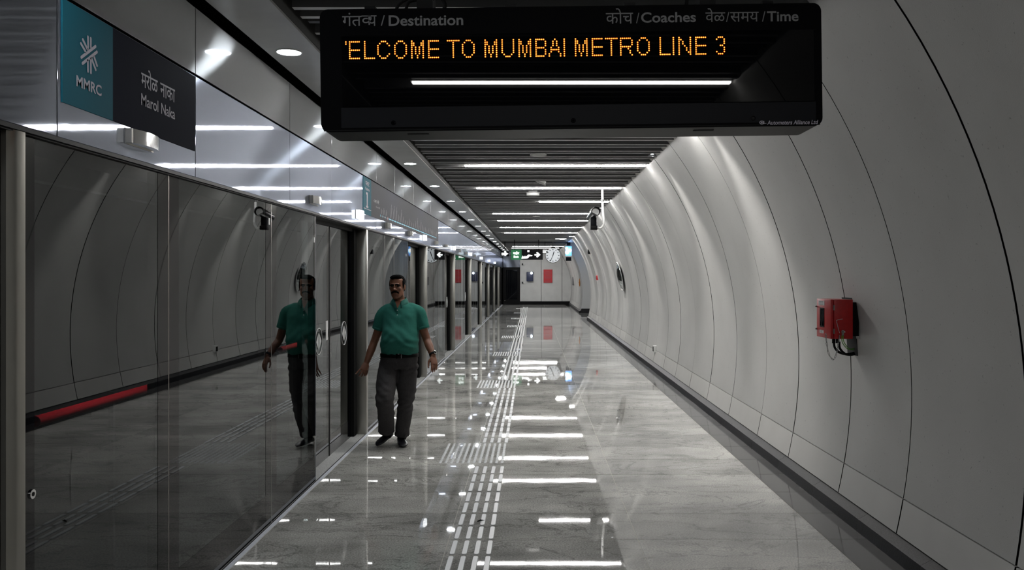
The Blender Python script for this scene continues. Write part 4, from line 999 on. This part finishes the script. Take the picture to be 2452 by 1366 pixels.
mpart('moustache', remesh(mo, .0028, 3, 'moustache', hairm), hairm)
mpart('lip', MB().ell(hp(0, -.0925, -.066), (.017, .006, .0045), 14, 8), mat('lip_skin', (.16, .05, .035), .45))
hr = MB()
hr.ell(hp(0, .016, .052), (.0795, .088, .074), 24, 16).ell(hp(0, .050, .005), (.071, .052, .072), 20, 14).ell(hp(.004, -.045, .097), (.058, .043, .026), 18, 12).ell(hp(-.018, -.060, .094), (.036, .030, .020), 16, 10)
for s in (-1, 1): hr.ell(hp(s*.069, -.012, .030), (.009, .030, .040), 14, 10).ell(hp(s*.0705, -.022, .004), (.005, .012, .026), 10, 8)
def hairy(p): return p+Vector((noise.noise(p*60), noise.noise(p*60+Vector((5, 0, 0))), noise.noise(p*70+Vector((9, 0, 0)))))*.0035
mpart('hair', remesh(hr, .0045, 3, 'hair', hairm, hairy), hairm)
# ---- polo shirt
sh = MB()
X_ = lambda px: (px-VX)/F*YM
rings(sh, [(X_(955), 8.43, .915, .176, .128), (X_(956), 8.415, .94, .186, .142), (X_(957), 8.385, 1.00, .190, .165), (X_(957.5), 8.38, 1.06, .187, .170), (X_(958), 8.395, 1.14, .182, .158), (X_(958.5), 8.41, 1.22, .184, .142), (X_(959), 8.42, 1.30, .186, .128), (X_(959.5), 8.43, 1.355, .180, .112), (X_(959), 8.435, 1.395, .150, .094), (X_(957), 8.44, 1.420, .105, .078), (X_(955.5), 8.44, 1.436, .070, .066)], 36, 2.35)
slL, slR = W(906.5, 790, 8.445), W(1014.5, 788, 8.42)
limb(sh, [W(936, 741, 8.43), W(917, 753, 8.43), (W(917, 753, 8.43)*.4+slL*.6), slL], [.064, .069, .066, .061], 18, False)
limb(sh, [W(980, 739, 8.43), W(1003, 751, 8.43), (W(1003, 751, 8.43)*.4+slR*.6), slR], [.064, .069, .066, .061], 18, False)
sh.ell(W(936, 741, 8.43), (.06,)*3).ell(W(980, 739, 8.43), (.06,)*3)
def folds(p):
    q = Vector(p); d = noise.noise(Vector((q.x*7, q.y*5, q.z*6)))*.016+noise.noise(Vector((q.x*14+q.z*9, q.y*9, q.z*13)))*.006
    # drag lines fanning from the arm pits down across the belly
    for s, cx in ((-1, X_(925)), (1, X_(992))):
        u = (q.x-cx)*s; v_ = (1.20-q.z); ph = v_*1.0+u*-.9
        if q.y < 8.45 and -.25 < u < .07 and 0 < v_ < .3: d += .0075*math.sin(ph*62+5*noise.noise(q*4))*(1+noise.noise(q*7))*max(0, 1-abs(v_-.14)/.15)*max(0, 1-abs(u+.03)/.13)
    if q.z < .97: d += .006*math.sin(q.x*60+3*noise.noise(q*8))*(.97-q.z)/.05*.6
    n_ = Vector((q.x-X_(957), q.y-8.42, 0)); 
    if n_.length > 1e-4: n_.normalize()
    return q+n_*d
mpart('shirt', remesh(sh, .0075, 5, 'shirt', shirtm, folds), shirtm)
for sl, a_ in ((slL, W(917, 753, 8.43)), (slR, W(1003, 751, 8.43))):
    d = (sl-a_).normalized(); mpart('sleeve_band', MB().tube([sl-d*.028, sl-d*.024, sl-d*.003, sl+d*.001], [.060, .0635, .0630, .058], 24), shirtm)
# collar: two leaves falling from a stand round the neck
cn = Vector((X_(955.5), 8.435, 0)); V = []; m_ = 30
for i in range(m_+1):
    a_ = math.radians(-90+16)+math.radians(328)*i/m_; f = abs(i/m_-.5)*2   # 1 at the front ends, 0 at the back
    up_ = Vector((cn.x+.063*math.cos(a_), cn.y+.063*math.sin(a_), 1.492-.045*f**2.2)); dn = Vector((cn.x+(.086+.014*f)*math.cos(a_), cn.y+(.086+.012*f)*math.sin(a_)-.012*f, 1.444-.035*f**1.5-.030*max(0, f-.75)*4))
    V += [up_, up_+(dn-up_)*.45+Vector((0, 0, .006)), dn]
k = m_+1; Fc = [(i*3+j, i*3+j+1, (i+1)*3+j+1, (i+1)*3+j) for i in range(m_) for j in range(2)]
co_ = mpart('collar', MB().add(V, Fc), vary(mat('green_collar_knit', (.024, .145, .115), .85), 120, .9, 1.1)); so_ = co_.modifiers.new('s', 'SOLIDIFY'); so_.thickness = .004; so_.offset = 0
pf = 8.325
neckv = MB().add([(X_(948), 8.352, 1.452), (X_(962), 8.352, 1.452), (X_(955.2), 8.311, 1.378)], [(0, 1, 2)]); mpart('neck_opening', neckv, skin)
mpart('placket', MB().bbox(X_(952.5), X_(957.5), 8.306, 8.315, 1.27, 1.385, .003), shirtm)
for z_ in (1.364, 1.315): mpart('button', MB().ell((X_(955), 8.303, z_), (.0055, .002, .0055), 12, 6), M['white'])
# ---- trousers
tr = MB()
rings(tr, [(X_(955.5), 8.43, .775, .155, .115), (X_(955), 8.43, .83, .182, .130), (X_(954.5), 8.43, .88, .186, .134), (X_(955), 8.43, .925, .180, .130), (X_(955.3), 8.43, .955, .176, .128)], 32, 2.4)
limb(tr, [hipL+Vector((0, .02, .02)), W(926.5, 905, 8.36), W(924, 930, 8.27), knL+Vector((0, 0, 0)), W(923, 985, 8.26), W(924.5, 1012, 8.36), W(925, 1034, 8.42)], [.098, .104, .100, .088, .082, .080, .078], 22, False)
limb(tr, [hipR+Vector((0, .02, .02)), W(974, 915, 8.42), W(973, 942, 8.42), knR, W(967, 1000, 8.45), W(964, 1022, 8.47), W(963, 1042, 8.50)], [.098, .100, .090, .079, .075, .073, .072], 22, False)
tr.ell(hipL+Vector((0, .02, .02)), (.1, .11, .1)).ell(hipR+Vector((0, .02, .02)), (.1, .11, .1))
def tfold(p):
    q = Vector(p); d = noise.noise(Vector((q.x*9, q.y*6, q.z*7)))*.012
    left = q.x < X_(950)
    c = W(924, 950, 8.3) if left else W(971, 960, 8.42)
    n_ = Vector((q.x-c.x, q.y-c.y, 0)); n_ = n_.normalized() if n_.length > 1e-4 else n_
    amp = .0095*math.exp(-((q.z-(.50 if left else .44))/.16)**2)+.006*math.exp(-((q.z-.12)/.06)**2)+.008*math.exp(-((q.z-.78)/.07)**2)
    d += amp*(math.sin(q.z*80+(q.x*55 if left else -q.x*50)+6*noise.noise(q*5))*.45*(1+1.2*noise.noise(q*4))+noise.noise(Vector((q.x*12, q.y*10, q.z*26)))*1.1)
    if q.z < .2: d += .010*(.2-q.z)/.1*noise.noise(q*18)
    return q+n_*d
mpart('trousers', remesh(tr, .0075, 4, 'trousers', trous, tfold), trous)
for c_, r_ in ((W(925, 1032, 8.42), .0815), (W(963, 1041, 8.50), .0755)): mpart('trouser_hem', MB().tube([c_+Vector((0, 0, -.012)), c_+Vector((0, 0, -.006)), c_+Vector((0, 0, .02)), c_+Vector((0, 0, .026))], [r_-.004, r_, r_, r_-.004], 24), trous)
# belt, buckle, watch
bl = []
for i in range(49): a_ = 2*PI*i/48; bl.append((X_(955.2)+.190*math.copysign(abs(math.cos(a_))**.87, math.cos(a_)), 8.43+.141*math.copysign(abs(math.sin(a_))**.87, math.sin(a_))))
bv = []
for x, y_ in bl: bv += [(x, y_, .893), (x, y_, .928)]
be = mpart('belt', MB().add(bv, [(2*i, 2*i+2, 2*i+3, 2*i+1) for i in range(48)]), mat('black_belt_leather', (.003, .003, .003), .6, spec=.1)); bs = be.modifiers.new('s', 'SOLIDIFY'); bs.thickness = .005
mpart('buckle', MB().bbox(X_(952.5), X_(964), 8.277, 8.287, .887, .934, .003), M['black_gloss'])
mpart('buckle_bar', MB().bbox(X_(964.3), X_(965.8), 8.275, 8.287, .890, .930, .002), M['chrome'])
wd = (elR-wrR).normalized(); wc = wrR+wd*.018
u = wd.orthogonal().normalized(); v_ = wd.cross(u)
mpart('watch_strap', MB().tube([wc-wd*.011, wc-wd*.009, wc+wd*.009, wc+wd*.011], [.031, .0335, .0335, .031], 24), M['rubber'])
wn = Vector((.75, -.6, .1)); wn = (wn-wd*wn.dot(wd)).normalized(); fc = wc+wn*.032
mpart('watch_case', MB().cyl(fc, fc+wn*.010, .021, 24), M['chrome']); mpart('watch_dial', MB().cyl(fc+wn*.010, fc+wn*.0105, .017, 24), M['black_gloss'])
for p, d in tips: mpart('fingernail', MB().ell(p+(bL if p.x < -1.4 else bR)*.0055-d*.001, (.0045, .0035, .0050), 8, 6), mat('nail', (.45, .30, .24), .3) if 'nail' not in bpy.data.materials else bpy.data.materials['nail'])
for a_, b_ in ((anL, W(930, 1052, 8.47)+Vector((0, 0, .02))), (anR, W(959, 1058, 8.50))): mpart('sock', MB().tube([a_+Vector((0, .0, .06)), a_, b_], [.046, .048, .036], 16), M['rubber'])
# ---- shoes
def shoe(heel, toe, lift, name_lab):
    d = (toe-heel); Ln = d.length; d.normalize(); s_ = d.cross(Vector((0, 0, 1))).normalized(); u_ = s_.cross(d).normalized()
    prof_ = [(0, .026, .052), (.03, .034, .062), (.10, .036, .074), (.17, .037, .080), (.22, .037, .076), (.30, .040, .066), (.45, .045, .056), (.60, .050, .049), (.75, .050, .043), (.88, .042, .036), (.96, .026, .028), (1.0, .010, .020)]
    up_ = MB(); so2 = MB()
    for mbx, z0, zt in ((up_, .010, None), (so2, 0, .016)):
        V = []; n = 16
        for f, hw_, ht in prof_:
            ht2 = zt if zt else ht; g = .004 if zt else 0
            for i in range(n):
                a_ = 2*PI*i/n; ca, sa = math.cos(a_), math.sin(a_); cz = (z0+ht2)/2; rz = (ht2-z0)/2
                V.append(heel+d*(f*Ln)+s_*((hw_+g)*math.copysign(abs(ca)**.75, ca))+u_*(cz+rz*math.copysign(abs(sa)**.8, sa)))
        k = len(prof_); mbx.add(V, [(j*n+i, j*n+(i+1) % n, (j+1)*n+(i+1) % n, (j+1)*n+i) for j in range(k-1) for i in range(n)]+[tuple(range(n-1, -1, -1)), tuple(range((k-1)*n, k*n))])
    o = mpart('shoe', up_, shoem)
    o2 = obj('sole', so2, M['rubber'], None, True); o2.parent = o; o2.matrix_parent_inverse = o.matrix_parent_inverse
    so3 = MB(); 
    for t_ in (.40, .46): so3.tube([heel+d*(t_*Ln)+s_*(.03*q_)+u_*(.062-.06*(t_-.4)-.020*q_*q_) for q_ in (-1, -.5, 0, .5, 1)], .0035, 6)
    o3 = obj('strap', so3, M['black'], None, True); o3.parent = o; o3.matrix_parent_inverse = o.matrix_parent_inverse
shoe(W(938, 1046, 8.53), W(903, 1072, 8.345)+Vector((0, 0, .004)), 0, '')
hR = W(958, 1064.5, 8.56); hR.z = .001; tR = W(967, 1074, 8.295); tR.z = .001; shoe(hR, tR, 0, '')
